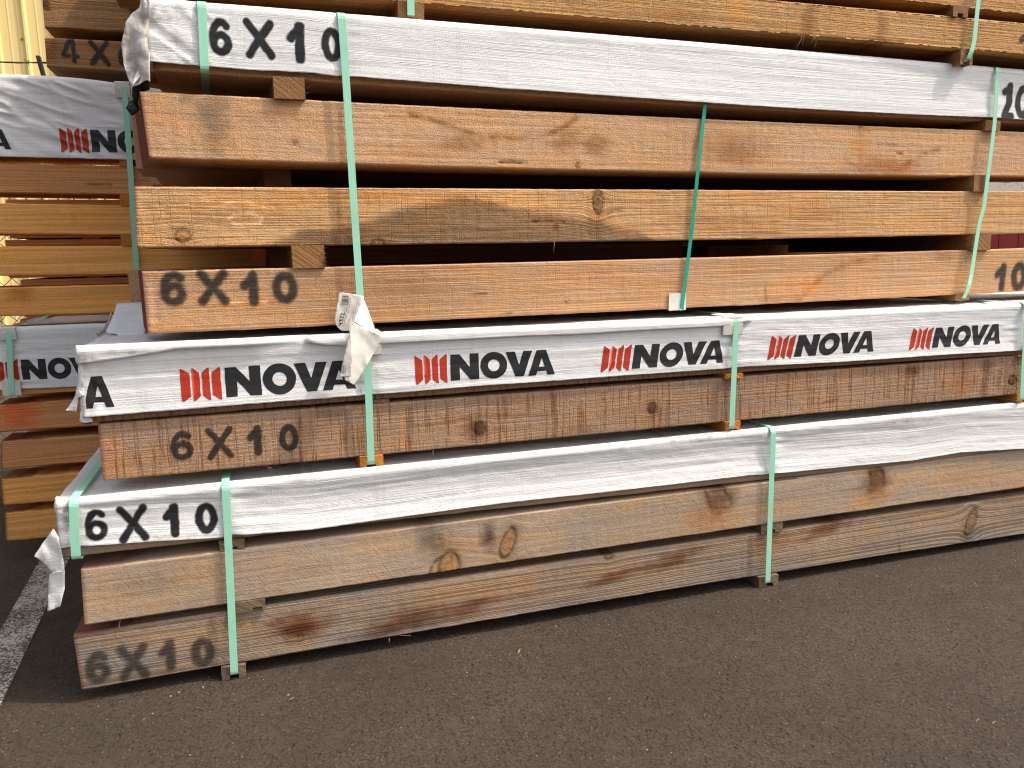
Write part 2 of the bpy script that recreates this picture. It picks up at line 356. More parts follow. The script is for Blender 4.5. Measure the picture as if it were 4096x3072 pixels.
def bake(fr, X, Z, feats, ly):
    """stains, knots, marks and painted shadows -> tint colours and the grain coordinate gz"""
    tint = np.ones(X.shape+(3,)); gz = Z.copy(); dent = np.zeros_like(X)
    for f in feats:
        k = f[0]
        if k == 'stain_or_shade':  # soft blotch: carries wood stains and also painted strap and spacer shadows
            _, u, v, ru, rv, col = f[:6]; pw = f[6] if len(f) > 6 else 1.0; ang = math.radians(f[7]) if len(f) > 7 else 0.0
            cx, cz = fr.hit(u, v, ly); rx = abs(fr.hit(u+ru, v, ly)[0]-cx); rz = abs(fr.hit(u, v+rv, ly)[1]-cz)
            dx, dz = X-cx, Z-cz; dx, dz = dx*math.cos(ang)+dz*math.sin(ang), -dx*math.sin(ang)+dz*math.cos(ang)
            r = np.sqrt((dx/rx)**2+(dz/rz)**2) + 0.42*fbm(X*26+Z*17, Z*48-X*9, int(u), 4)
            m = (1-smooth(0.45 if pw > 1 else 0.1, 1.15, r))[..., None]
            tint *= 1-m*(1-np.array(col))
        elif k == 'knot':
            _, u, v, ru, rv, ang, inner, halo = f[:8]
            a = math.radians(ang); cx, cz = fr.hit(u, v, ly); rx = abs(fr.hit(u+ru, v, ly)[0]-cx); rz = abs(fr.hit(u, v+rv, ly)[1]-cz)
            dx, dz = X-cx, Z-cz; ax, az = dx*math.cos(a)+dz*math.sin(a), -dx*math.sin(a)+dz*math.cos(a)
            r = np.sqrt((ax/rx)**2+(az/rz)**2)+1e-6
            rw = r + 0.10*fbm(X*90, Z*90, int(u))
            ins = 1-smooth(0.86, 1.0, rw)
            ringd = np.exp(-((rw-1.02)/0.14)**2)
            hal = np.exp(-np.maximum(rw-1, 0)/0.7)*(1-ins)
            rr = 0.84+0.18*np.sin(r*13+fbm(X*60, Z*60, 5)*3)
            crk = np.exp(-(np.sin(np.arctan2(az, ax)*1.5+1.0+0.8*vn(r*5, r*0+u, 3))/0.13)**2)*ins*smooth(0.05, 0.2, r)
            col = np.array(inner)[None, None]*rr[..., None]
            tint = tint*(1-ins[..., None]) + ins[..., None]*col
            tint *= (1-0.55*ringd*(0.65+0.7*np.clip(vn(X*70, Z*70, 91)+.5, 0, 1)))[..., None]; tint *= (1-0.5*crk)[..., None]
            tint *= 1-hal[..., None]*(1-np.array(halo))*0.9
            s2 = (dx/(rx*1.5))**2+(dz/(rz*1.25))**2
            gz = gz - dz*np.minimum(0.95, 1/(1+s2*1.1))
            dent += 0.0025*ringd
        elif k == 'line':
            _, pts, wpx, col = f[:4]
            P = fr.hits(pts, ly); w = abs(fr.hit(pts[0][0], pts[0][1]+wpx, ly)[1]-P[0, 1])
            d = np.full(X.shape, 9.0); Xw = X+0.01*vn(X*30, Z*30, 3)
            for (x0, z0), (x1, z1) in zip(P[:-1], P[1:]):
                ex, ez = x1-x0, z1-z0; tt = np.clip(((Xw-x0)*ex+(Z-z0)*ez)/(ex*ex+ez*ez), 0, 1)
                d = np.minimum(d, np.hypot(Xw-x0-tt*ex, (Z-z0-tt*ez)))
            m = np.exp(-(d/w)**2)*np.clip(0.75+0.9*fbm(X*40, Z*40, 8), 0, 1)
            tint *= 1-m[..., None]*(1-np.array(col))
            if len(f) > 4: dent += m*f[4]
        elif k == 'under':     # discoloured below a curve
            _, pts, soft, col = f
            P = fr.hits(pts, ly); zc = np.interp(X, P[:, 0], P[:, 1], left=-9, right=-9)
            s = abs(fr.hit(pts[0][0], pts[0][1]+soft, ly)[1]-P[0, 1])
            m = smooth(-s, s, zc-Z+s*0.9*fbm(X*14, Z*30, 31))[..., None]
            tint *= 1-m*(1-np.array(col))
    return tint, gz, dent

def timber(fr, top, bot, left, mat, feats=(), ly=0.0, depth=0.25, xr=3.6, skew=0.0, seed=1, deg=2, step=0.005, nz=32, red=1.0, name='timber', parent=None, amp=1.0):
    """front timber of a layer, traced edges; left = ((u,v) top corner, (u,v) bottom corner)"""
    zt = poly_fn(fr, top, ly, deg); zb = poly_fn(fr, bot, ly, deg)
    xl_t = fr.hit(*left[0], ly)[0]; xl_b = fr.hit(*left[1], ly)[0]
    nx = int((xr-min(xl_t, xl_b))/step)
    s = np.linspace(0, 1, nx)
    # ring positions (w = 0 bottom .. 1 top on the front face, then across the top, down the back, along the bottom)
    bev = 0.0035
    ring = [(bev*0.3, 0.0, bev)] + [(0.0, k/(nz-1), 0) for k in range(nz)] + [(bev*0.3, 1.0, -bev)]
    ws, ys, dz = [], [], []
    for k in range(nz):
        ws.append(k/(nz-1)); ys.append(0.0); dz.append(0.0)
    ws[0] = 0.0; dz[0] = bev; ws[-1] = 1.0; dz[-1] = -bev
    for yy in (bev, 0.015, 0.035, 0.07, 0.14, depth): ws.append(1.0); ys.append(yy); dz.append(0.0)
    for yy in (depth, 0.14, 0.07, 0.035, 0.015, bev): ws.append(0.0); ys.append(yy); dz.append(0.0)
    ws, ys, dz = map(np.array, (ws, ys, dz)); nr = len(ws)
    Wg, Sg = np.meshgrid(ws, s); Yg = np.broadcast_to(ys, Wg.shape); Dz = np.broadcast_to(dz, Wg.shape)
    xl = xl_b+(xl_t-xl_b)*Wg - skew*Yg/depth
    X = xl + Sg*(xr-xl)
    Zt, Zb = zt(X), zb(X)
    Zt = Zt + 0.0009*fbm(X*40, X*0, seed+40) ; Zb = Zb + 0.0009*fbm(X*40, X*0, seed+41) - 0.0012*smooth(0.22, 0.45, fbm(X*9, X*0+3, seed+42))
    Z = Zb+(Zt-Zb)*Wg + Dz
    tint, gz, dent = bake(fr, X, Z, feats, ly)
    front = np.broadcast_to((np.arange(nr) < nz), Wg.shape)
    Y = ly + Yg - np.where(front, front_relief(X, Z, seed, amp)-dent, 0)
    redm = np.zeros_like(X)
    dist = X-xl
    n = fbm(X*25, Yg*30, seed+3)
    topm = np.broadcast_to((np.arange(nr) >= nz) & (ws > 0.5), Wg.shape)
    redm = np.where(topm, 1-smooth(0.03, 0.20, dist+0.12*n), 0)*0.85*red
    redm = np.maximum(redm, np.where(front, (1-smooth(0.000, 0.010, dist+0.004*n))*0.8, 0)*red)
    V = np.stack([X, Y, Z], -1).reshape(-1, 3)
    i = np.arange(nx-1)[:, None]*nr; j = np.arange(nr)[None]; j2 = (np.arange(nr)[None]+1) % nr
    F = np.stack([i+j, i+nr+j, i+nr+j2, i+j2], -1).reshape(-1, 4)[:, ::1]
    # end caps
    c0 = len(V); V = np.vstack([V, V[:nr].mean(0), V[(nx-1)*nr:nx*nr].mean(0)])
    capV = np.vstack([V[:nr], V[(nx-1)*nr:nx*nr]]); k0 = len(V); V = np.vstack([V, capV])
    tris = [(c0, k0+a, k0+(a+1) % nr, k0+(a+1) % nr) for a in range(nr)]
    me_faces = [tuple(f) for f in F] if False else None
    T = np.array([(c0, k0+(a+1) % nr, k0+a) for a in range(nr)] + [(c0+1, k0+nr+a, k0+nr+(a+1) % nr) for a in range(nr)])
    Vz = V.copy(); Vz[:, 2] -= fr.zb
    me = bpy.data.meshes.new(name)
    me.vertices.add(len(Vz)); me.vertices.foreach_set('co', Vz.astype(np.float32).ravel())
    loops = np.concatenate([F[:, ::-1].ravel(), T.ravel()]).astype(np.int32)
    starts = np.concatenate([np.arange(len(F))*4, len(F)*4+np.arange(len(T))*3]).astype(np.int32)
    me.loops.add(len(loops)); me.loops.foreach_set('vertex_index', loops)
    me.polygons.add(len(starts)); me.polygons.foreach_set('loop_start', starts)
    me.update(calc_edges=True); me.validate()
    me.polygons.foreach_set('use_smooth', np.ones(len(me.polygons), bool))
    me.materials.append(mat)
    ex = 2+2*nr
    set_color(me, 'tint', np.vstack([tint.reshape(-1, 3), np.ones((ex, 3))*0.8]))
    set_float(me, 'gz', np.concatenate([(gz-fr.zb).ravel(), V[c0:, 2]-fr.zb]))
    set_float(me, 'red', np.concatenate([redm.ravel(), np.full(ex, 0.92*red)]))
    o = add_obj(name, me, parent or fr.root)
    surf = lambda x, z: ly - front_relief(np.asarray(x, float), np.asarray(z, float), seed, amp)
    return dict(o=o, surf=surf, zt=zt, zb=zb, ly=ly, xl=(xl_t+xl_b)/2, xr=xr)

BOXC = {}
def back_timber(fr, x0, x1, y0, y1, z0, z1, mat, red=0.9, name='timber'):
    """a plain squared timber behind the front one, ends painted red"""
    nx = 2; V, F = box_vf(x0, x1, y0, y1, z0, z1)
    V2 = V+[V[0], V[3], V[7], V[4], V[1], V[2], V[6], V[5]]
    F = [(0,3,2,1),(4,5,6,7),(0,1,5,4),(2,3,7,6),(12,13,14,15),(9,8,11,10)]
    o = fr.mesh(name, V2, F, mat); me = o.data
    set_color(me, 'tint', np.ones((16, 3))); set_float(me, 'gz', [v[2]-fr.zb for v in V2]); set_float(me, 'red', [0]*8+[red]*8)
    return o

def spacer(fr, u0, u1, vref, z0, z1, mat, ly=0.0, y0=-0.004, y1=1.0, notch=None, name='spacer', x01=None):
    """a sticker lying across the bundle; notch = (u centre) groove in its underside for the strap"""
    xa, xb = x01 if x01 else (fr.hit(u0, vref, ly)[0], fr.hit(u1, vref, ly)[0])
    if notch is not None:
        xn = (xa+xb)/2 if notch is True else fr.hit(notch, vref, ly)[0]
        hw = 0.013; xn = min(max(xn, xa+hw+0.008), xb-hw-0.008); zn = z0+(z1-z0)*0.33
        prof = [(xa, z0), (xn-hw, z0), (xn-hw, zn), (xn+hw, zn), (xn+hw, z0), (xb, z0), (xb, z1), (xa, z1)]
    else: prof = [(xa, z0), (xb, z0), (xb, z1), (xa, z1)]
    rs = np.random.default_rng(int(abs(xa)*1000)+int(z0*1000))
    prof = [(p[0]+rs.normal(0, .0008), p[1]) for p in prof]
    n = len(prof); V = [(p[0], y0, p[1]) for p in prof]+[(p[0], y1, p[1]) for p in prof]
    F = [(i, i+n, (i+1) % n+n, (i+1) % n) for i in range(n)]
    V += [(p[0], y0, p[1]) for p in prof]+[(p[0], y1, p[1]) for p in prof]
    F += [tuple(range(2*n, 3*n)), tuple(range(4*n-1, 3*n-1, -1))]
    F = [tuple(reversed(f)) for f in F[:n]]+F[n:]
    o = fr.mesh(name, V, F, mat); me = o.data
    bm = bmesh.new(); bm.from_mesh(me); bmesh.ops.recalc_face_normals(bm, faces=bm.faces); bm.to_mesh(me); bm.free()
    k = len(me.vertices); set_color(me, 'tint', np.ones((k, 3))); set_float(me, 'red', np.zeros(k))
    co = np.zeros(k*3); me.vertices.foreach_get('co', co); co = co.reshape(-1, 3)
    set_float(me, 'gz', co[:, 2]*0.8+co[:, 0]*0.6); return o

# ------------------------------------------------------------------ straps and pads
def ribbon(fr, path, width, mat, name='strap', th=0.0011, parent=None, axis=None):
    """flat strap along a list of (x, y, z) points; its width lies along x"""
    P = np.array(path, float)
    V = []; F = []
    n = len(P)
    for i in range(n):
        a = P[max(i-1, 0)]; b = P[min(i+1, n-1)]; tdir = (b-a)/np.linalg.norm(b-a)
        wdir = np.array([1.0, 0, 0]); wdir = wdir-tdir*wdir.dot(tdir); wdir /= np.linalg.norm(wdir)
        nd = np.cross(tdir, wdir)
        for sw, sn in ((-1, -1), (1, -1), (1, 1), (-1, 1)):
            V.append(P[i]+wdir*sw*width/2+nd*sn*th/2)
    for i in range(n-1):
        for k in range(4):
            F.append((i*4+k, i*4+(k+1) % 4, i*4+4+(k+1) % 4, i*4+4+k))
    F.append((3, 2, 1, 0)); F.append(tuple(n*4-4+k for k in range(4)))
    o = fr.mesh(name, V, F, mat, parent); bm = bmesh.new(); bm.from_mesh(o.data); bmesh.ops.recalc_face_normals(bm, faces=bm.faces); bm.to_mesh(o.data); bm.free()
    return o
def arc(p0, p1, p2, n=5):
    p0, p1, p2 = map(np.array, (p0, p1, p2))
    return [tuple((1-t)**2*p0+2*t*(1-t)*p1+t*t*p2) for t in np.linspace(0, 1, n)]

def loop_strap(fr, front, ztop, zbot, depth, mat, width=0.0195, yf=-0.02, top_lift=0.004, close=True, name='strap', r=0.012):
    """strap round a bundle: front = [(u,v),...] from top to bottom on the front"""
    pts = [(*fr.hit(u, v, yf),) for u, v in front]
    pts = [(x, yf, z) for x, z in pts]
    xt, zt = pts[0][0], ztop+top_lift; xb, zb = pts[-1][0], zbot
    path = [(xt, depth+0.004, zb+0.01), (xt, depth+0.004, zt-0.01), (xt, depth-0.01, zt), (xt, 0.3, zt)]
    path += arc((xt, yf+0.03, zt), (xt, yf, zt), (xt, yf, zt-0.02), 6)
    path += [p for p in pts if p[2] < zt-0.022 and p[2] > zb+0.02]
    path += arc((xb, yf, zb+0.014), (xb, yf, zb), (xb, yf+0.02, zb), 5)
    path += [(xb, 0.3, zb), (xb, depth-0.01, zb), (xt, depth+0.004, zb+0.01)]
    return ribbon(fr, path, width, mat, name)

def pad(fr, u0, v0, u1, v1, ztop, yf, mat, name='corner_protector', back=0.07):
    """folded card edge protector under a strap"""
    xa, za = fr.hit(u0, v0, yf); xb, zb = fr.hit(u1, v1, yf)
    t = 0.0025; prof = [(yf, zb), (yf-0.002, (zb+ztop)/2), (yf, ztop-0.004), (yf+0.006, ztop+0.001), (yf+back, ztop+0.002)]
    V = []; F = []; n = len(prof)
    for x in (xa, xb):
        for (y, z) in prof: V.append((x+(0.002 if z == zb else 0), y, z))
        for (y, z) in prof: V.append((x, y+t, z-t))
    for i in range(n-1):
        F += [(i, i+1, 2*n+i+1, 2*n+i), (n+i, 3*n+i, 3*n+i+1, n+i+1), (i, n+i, n+i+1, i+1), (2*n+i, 2*n+i+1, 3*n+i+1, 3*n+i)]
    F += [(0, 2*n, 3*n, n), (n-1, 2*n-1, 4*n-1, 3*n-1)]
    o = fr.mesh(name, V, F, mat); bm = bmesh.new(); bm.from_mesh(o.data); bmesh.ops.recalc_face_normals(bm, faces=bm.faces); bm.to_mesh(o.data); bm.free()
    return o

# ------------------------------------------------------------------ wraps
def wrap_sheet(fr, top, hem, xl, xr, yf, depth, mat, seed, straps=(), fold=None, step=0.006, amp=1.0, belly=-0.004, soil=(), back_h=0.1, diag=(), name='wrap_sheet'):
    """white sheet folded over the top layer: hem and top edge are traced, wrinkles are real"""
    Pt = fr.hits(top, yf); Ph = fr.hits(hem, yf)
    kt = np.polyfit(Pt[:, 0], Pt[:, 1], min(2, len(Pt)-1))
    zt = lambda x: np.polyval(kt, np.clip(x, -0.6, 3.3))
    zh = lambda x: np.interp(x, Ph[:, 0], Ph[:, 1])
    fz = None
    if fold:
        Pf = fr.hits(fold, yf-0.006); fz = lambda x: np.interp(x, Pf[:, 0], Pf[:, 1])
    R = 0.016; nf = 64; nc = 7
    def disp(x, w, h):
        z = w*h
        d = 0.0042*fbm(x*1.1, z*11, seed) + 0.0013*fbm(x*3.0, z*60, seed+3) + 0.0007*fbm(x*10, z*30+x*14, seed+7)
        d = d + belly*np.sin(np.pi*np.clip(w, 0, 1))*(0.7+0.8*vn(x*1.3, x*0, seed+1))
        for xs in straps:
            g = np.abs(x-xs); e = np.exp(-g/0.07)
            d = d*(1-np.exp(-(g/0.03)**2)) - 0.004*np.exp(-(g/0.025)**2) + 0.006*e*(1-np.exp(-(g/0.02)**2))*vn(z*70, np.sign(x-xs)*4+g*6, seed+11)
        for (xa_, xb_, am, sl, fq) in diag:
            mk = smooth(xa_, xa_+.06, x)*(1-smooth(xb_-.05, xb_, x))
            d = d + am*mk*(1-2*np.abs(vn((z+sl*(x-xa_))*fq, x*11+z*6, seed+61))*1.6)
        d = d*amp + 0.004*np.exp(-((x-xl)/0.05)**2)*vn(x*60, z*40, seed+13)
        return d
    def fpos(x, z):
        """front y of the sheet at x, z"""
        x = np.asarray(x, float); z = np.asarray(z, float)
        h = np.maximum(zt(x)-zh(x), 0.02); w = (z-zh(x))/h
        d = disp(x, w, h)
        y = yf-d
        if fz is not None: y = y-0.011*smooth(-0.0015, 0.0015, z-fz(x))*(1-smooth(0.02, 0.07, z-fz(x))*0.5)
        return y
    nx = int((xr-xl)/step); xs_ = np.linspace(xl, xr, nx)
    rows = []
    w = np.linspace(0, 1, nf)
    X, Wg = np.meshgrid(xs_, w, indexing='ij')
    H = zt(X)-zh(X)-R; Z = zh(X)+Wg*H
    if fz is not None:     # rows crowd the fold
        Zf = fz(X); k = np.argmin(np.abs(Z-Zf), axis=1); ii = np.arange(nx)
        ok = (k > 1) & (k < nf-2)
        Z[ii[ok], k[ok]] = Zf[ok, 0]+0.0012; Z[ii[ok], k[ok]-1] = Zf[ok, 0]-0.0012
    Z[:, 0] += 0.0015*fbm(xs_*55, xs_*0, seed+20)
    Y = fpos(X, Z)
    per = Wg*H
    blocks = [(X, Y, Z, per)]
    ytop = Y[:, -1:]; ztop = zt(xs_)[:, None]+0.002
    a = np.linspace(0, np.pi/2, nc)[1:][None]
    Xc = np.repeat(xs_[:, None], nc-1, 1)
    blocks.append((Xc, ytop+R*(1-np.cos(a)), ztop-R+R*np.sin(a), per[:, -1:]+R*a))
    yy = np.concatenate([np.linspace(0.02, 0.30, 26), np.linspace(0.34, depth, 12)])[None]
    Xt = np.repeat(xs_[:, None], yy.shape[1], 1)
    q = np.clip(yy/0.05, 0, 1)
    zz = ztop + q*(0.005*amp*fbm(Xt*2.0, yy*16, seed+31)+0.0025*fbm(Xt*9, yy*30+Xt*9, seed+33))-0.009*q
    for sx in straps: zz = zz-0.003*np.exp(-((Xt-sx)/0.02)**2)*q
    blocks.append((Xt, ytop+R+yy-0.02+0*Xt, zz, per[:, -1:]+R*1.6+yy))
    yb = depth+R+ytop
    zb = np.linspace(0.01, back_h, 5)[None]
    blocks.append((np.repeat(xs_[:, None], 5, 1), yb+0.01+0*zb, ztop-zb, per[:, -1:]+depth+zb))
    X = np.hstack([b[0] for b in blocks]); Y = np.hstack([b[1] for b in blocks]); Z = np.hstack([b[2] for b in blocks]); S = np.hstack([np.broadcast_to(b[3], b[0].shape) for b in blocks])
    # left end: gather a few creases and turn the sheet over the end
    ncol = 6; e = []
    for k in range(1, ncol+1):
        t = k/ncol; row = np.stack([X[0]-0.012*math.sin(t*1.5)-0.004*t*fbm(Z[0]*60, Y[0]*9, seed+51), Y[0]+0.010*(1-math.cos(t*1.5))+0.03*t*t, Z[0]-0.002*t, S[0]], 0); e.append(row)
    e = e[::-1]
    X = np.vstack([np.array([r[0] for r in e]), X]); Y = np.vstack([np.array([r[1] for r in e]), Y]); Z = np.vstack([np.array([r[2] for r in e]), Z]); S = np.vstack([np.array([r[3] for r in e]), S])
    n0, n1 = X.shape
    V = np.stack([X, Y, Z], -1).reshape(-1, 3)
    i = np.arange(n0-1)[:, None]*n1; j = np.arange(n1-1)[None]
    F = np.stack([i+j, i+n1+j, i+n1+j+1, i+j+1], -1).reshape(-1, 4)
    o = fr.mesh(name, V, F, mat, None, True)
    set_float(o.data, 'perim', S.ravel())
    sm = np.zeros(X.shape)
    for (u, v, ru, rv, k) in soil:
        cx, cz = fr.hit(u, v, yf); rx = abs(fr.hit(u+ru, v, yf)[0]-cx); rz = abs(fr.hit(u, v+rv, yf)[1]-cz)
        sm = np.maximum(sm, k*(1-smooth(0.2, 1, np.sqrt(((X-cx)/rx)**2+((Z-cz)/rz)**2)+0.6*fbm(X*60, Z*90, 77)))*(0.4+1.2*np.clip(fbm(X*90, Z*120, 78)+.4, 0, 1)))
    set_float(o.data, 'soil', np.clip(sm, 0, 1).ravel())
    md = o.modifiers.new('thickness', 'SOLIDIFY'); md.thickness = 0.0008; md.offset = 1
    return dict(o=o, surf=fpos, yf=yf, zt=zt, zh=zh)

# ------------------------------------------------------------------ lettering
def _bez(*p, n=10):
    p = [np.array(q, float) for q in p]; t = np.linspace(0, 1, n)[:, None]
    if len(p) == 3: return (1-t)**2*p[0]+2*t*(1-t)*p[1]+t*t*p[2]
    return (1-t)**3*p[0]+3*t*(1-t)**2*p[1]+3*t*t*(1-t)*p[2]+t**3*p[3]
def _ell(cx, cy, rx, ry, a0=0, a1=360, n=28):
    a = np.radians(np.linspace(a0, a1, n)); return np.stack([cx+rx*np.cos(a), cy+ry*np.sin(a)], 1)
STROKES = {   # glyph strokes in the unit box: (points, half width)
    '6': [(_ell(.5, .30, .34, .25), .125), (np.vstack([_bez((.80, .80), (.60, .96), (.36, .92), (.22, .70)), _bez((.22, .70), (.12, .52), (.13, .38), (.17, .29))]), .13)],
    'X': [(np.array([(.10, .95), (.90, .05)]), .125), (np.array([(.90, .95), (.10, .05)]), .125)],
    '1': [(np.array([(.66, .94), (.64, .06)]), .165), (np.array([(.60, .84), (.16, .62)]), .16)],
    '0': [(_ell(.5, .5, .34, .39), .135)],
    '4': [(np.array([(.52, .96), (.12, .32)]), .11), (np.array([(.12, .28), (.42, .28)]), .10), (np.array([(.72, .98), (.72, .04)]), .11), (np.array([(.72, .26), (.92, .26)]), .10)],
    '8': [(_ell(.5, .74, .28, .17), .12), (_ell(.5, .28, .33, .20), .13)],
    'I': [(np.array([(.62, .95), (.66, .50), (.40, .08)]), .16), (np.array([(.60, .86), (.30, .78)]), .13), (np.array([(.35, .04), (.85, .04)]), .12)],
    'D': [(_ell(.5, .5, .34, .42), .15)],
}
def stencil(fr, glyphs, host, ly, mat, soft=0.11, parent=None, name='stencil_lettering', weight=1.0, res=0.0019):
    """sprayed figures lying on the host surface; glyphs = [(char, u0, v0, u1, v1)]"""
    out = []
    for ch, u0, v0, u1, v1 in glyphs:
        xa, za = fr.hit(u0, (v0+v1)/2, ly)[0], fr.hit((u0+u1)/2, v1, ly)[1]
        xb, zb = fr.hit(u1, (v0+v1)/2, ly)[0], fr.hit((u0+u1)/2, v0, ly)[1]
        w, h = xb-xa, zb-za; asp = w/h
        # the traced box includes the stroke: shrink the skeleton box a little
        nx = int(w*1.5/res)+2; nz_ = int(h*1.35/res)+2
        gx = np.linspace(-.25, 1.25, nx); gz = np.linspace(-.17, 1.17, nz_)
        U, Wd = np.meshgrid(gx, gz, indexing='ij')
        Ux = U*asp; jit = 0.03*fbm(U*5+u0, Wd*5, 9, 2)
        d = np.full(U.shape, 9.0)
        for pts, hw in STROKES[ch]:
            P = np.array(pts)*np.array([asp, 1.0])
            for p0, p1 in zip(P[:-1], P[1:]):
                e = p1-p0; L = e@e+1e-9
                t = np.clip(((Ux-p0[0])*e[0]+(Wd-p0[1])*e[1])/L, 0, 1)
                d = np.minimum(d, np.hypot(Ux-p0[0]-t*e[0], Wd-p0[1]-t*e[1])-hw*weight*0.70)
        m = 1-smooth(-soft*0.6, soft, d+jit)
        X = xa+U*w; Z = za+Wd*h
        Y = host(X, Z)-0.0013
        keep = m > 0.02
        i = np.arange(nx-1)[:, None]*nz_; j = np.arange(nz_-1)[None]
        F = np.stack([i+j, i+nz_+j, i+nz_+j+1, i+j+1], -1).reshape(-1, 4)
        F = F[keep.ravel()[F].any(1)]
        used = np.unique(F); remap = np.full(nx*nz_, -1); remap[used] = np.arange(len(used))
        V = np.stack([X, Y, Z], -1).reshape(-1, 3)[used]
        o = fr.mesh(name, V, remap[F], mat, parent, True); set_float(o.data, 'paint', m.ravel()[used]); out.append(o)
    return out

def flat_polys(polys, step):
    """2-D polygons (outer, [holes]) cut into a fine net -> verts, faces"""
    bm = bmesh.new()
    for poly in polys:
        vs = [bm.verts.new((p[0], p[1], 0)) for p in poly]
        try: bm.faces.new(vs)
        except ValueError: pass
    bmesh.ops.triangulate(bm, faces=bm.faces[:])
    co = np.array([v.co[:2] for v in bm.verts]); lo, hi = co.min(0), co.max(0)
    for ax in (0, 1):
        s = step[ax] if isinstance(step, (tuple, list)) else step
        k = lo[ax]+s*0.5
        while k < hi[ax]:
            p = Vector((0, 0, 0)); p[ax] = k; nrm = Vector((0, 0, 0)); nrm[ax] = 1
            bmesh.ops.bisect_plane(bm, geom=bm.verts[:]+bm.edges[:]+bm.faces[:], plane_co=p, plane_no=nrm); k += s
    bm.verts.index_update(); bm.normal_update()
    for f in bm.faces:
        if f.normal.z < 0: f.normal_flip()
    V = np.array([v.co[:2] for v in bm.verts]); F = [tuple(v.index for v in f.verts) for f in bm.faces]; bm.free()
    return V, F

def ring_quads(outer, inner):
    n = len(outer); return [[outer[i], outer[(i+1) % n], inner[(i+1) % n], inner[i]] for i in range(n)]
def bx2(pl, x0, w): return [(x0+p[0]*w, p[1]) for p in pl]
LET = {}
LET['N'] = [[(0, 0), (.32, 0), (.32, 1), (0, 1)], [(.32, 1), (.32, .52), (.68, 0), (.68, .48)], [(.68, 0), (1, 0), (1, 1), (.68, 1)]]
n_ = 40
LET['O'] = ring_quads([(.5+.5*math.cos(a), .5+.53*math.sin(a)) for a in np.linspace(0, 2*math.pi, n_, endpoint=False)],
                      [(.5+.215*math.cos(a), .5+.235*math.sin(a)) for a in np.linspace(0, 2*math.pi, n_, endpoint=False)])
LET['V'] = [[(0, 1), (.36, 0), (.50, .0), (.50, .46), (.345, 1)], [(.50, 0), (.665, 0), (1, 1), (.66, 1), (.50, .46)]]
LET['A'] = [[(0, 0), (.30, 0), (.355, .17), (.415, .34), (.53, .70), (.53, 1), (.335, 1)], [(.53, 1), (.53, .70), (.64, .34), (.695, .17), (.75, 0), (1.03, 0), (.70, 1)], [(.355, .17), (.695, .17), (.64, .34), (.415, .34)]]
LOGO_BLACK = [('N', .245, .202), ('O', .458, .193), ('V', .640, .197), ('A', .805, .195)]
LOGO_RED = [[(0, 1.03), (.008, 1.03), (.052, .86), (.052, .11), (.016, -.05), (0, -.05)], [(.063, 1.03), (.071, 1.03), (.105, .87), (.105, .10), (.075, -.05), (.063, -.05)],
            [(.159, 1.03), (.150, 1.03), (.117, .87), (.117, .10), (.148, -.05), (.159, -.05)], [(.221, 1.03), (.212, 1.03), (.171, .86), (.171, .11), (.208, -.05), (.221, -.05)]]

def logo(fr, bl, br, tl, host, ly, parent, shear=0.0, only=None, clip=None, lift=.0014, name='printed_logo'):
    """bl, br, tl: pixel of the lower left, lower right and upper left of the print"""
    x0, z0 = fr.hit(*bl, ly); x1, z1 = fr.hit(*br, ly); z2 = fr.hit(*tl, ly)[1]; h = z2-z0; w = x1-x0
    for nm, mat, polys in ((name, M['ink'], [bx2(p, a, k) for c, a, k in LOGO_BLACK if (only is None or c in only) for p in LET[c]]),
                           (name, M['ink_red'], LOGO_RED if only is None else [])):
        if not polys: continue
        V, F = flat_polys(polys, (0.014, 0.05))
        X = x0+V[:, 0]*w + shear*h*(V[:, 1]); Z = z0+V[:, 0]*(z1-z0)+V[:, 1]*h
        if clip is not None: X = np.maximum(X, clip)
        X = X+0.0012*fbm(X*20, Z*40, 3); Z = Z+0.0016*fbm(X*12, Z*20, 4)
        Y = host(X, Z)-lift
        fr.mesh(nm, np.stack([X, Y, Z], 1), F, mat, parent, True)

def sheet(fr, px, ly, amp, mat, seed, name='torn_flap', parent=None, step=0.012, tilt=(0, 0), freq=22, solid=0.0008):
    """a loose piece of sheet traced in pixels, hung at local depth ly and crumpled"""
    P = fr.hits(px, ly); V, F = flat_polys([[tuple(p) for p in P]], step)
    c = V.mean(0)
    y = ly + amp*fbm(V[:, 0]*freq, V[:, 1]*freq*0.6, seed, 3)*2 + 0.35*amp*np.abs(vn(V[:, 0]*freq*3+V[:, 1]*freq*2, V[:, 1]*freq*0.7, seed+5)) + tilt[0]*(V[:, 0]-c[0]) + tilt[1]*(V[:, 1]-c[1])
    o = fr.mesh(name, np.stack([V[:, 0], y, V[:, 1]], 1), F, mat, parent, True)
    k = len(o.data.vertices); set_float(o.data, 'perim', V[:, 1]); set_float(o.data, 'soil', np.zeros(k))
    md = o.modifiers.new('thickness', 'SOLIDIFY'); md.thickness = solid
    return o

# ================================================================== main stack, from the ground up
XR = 3.7
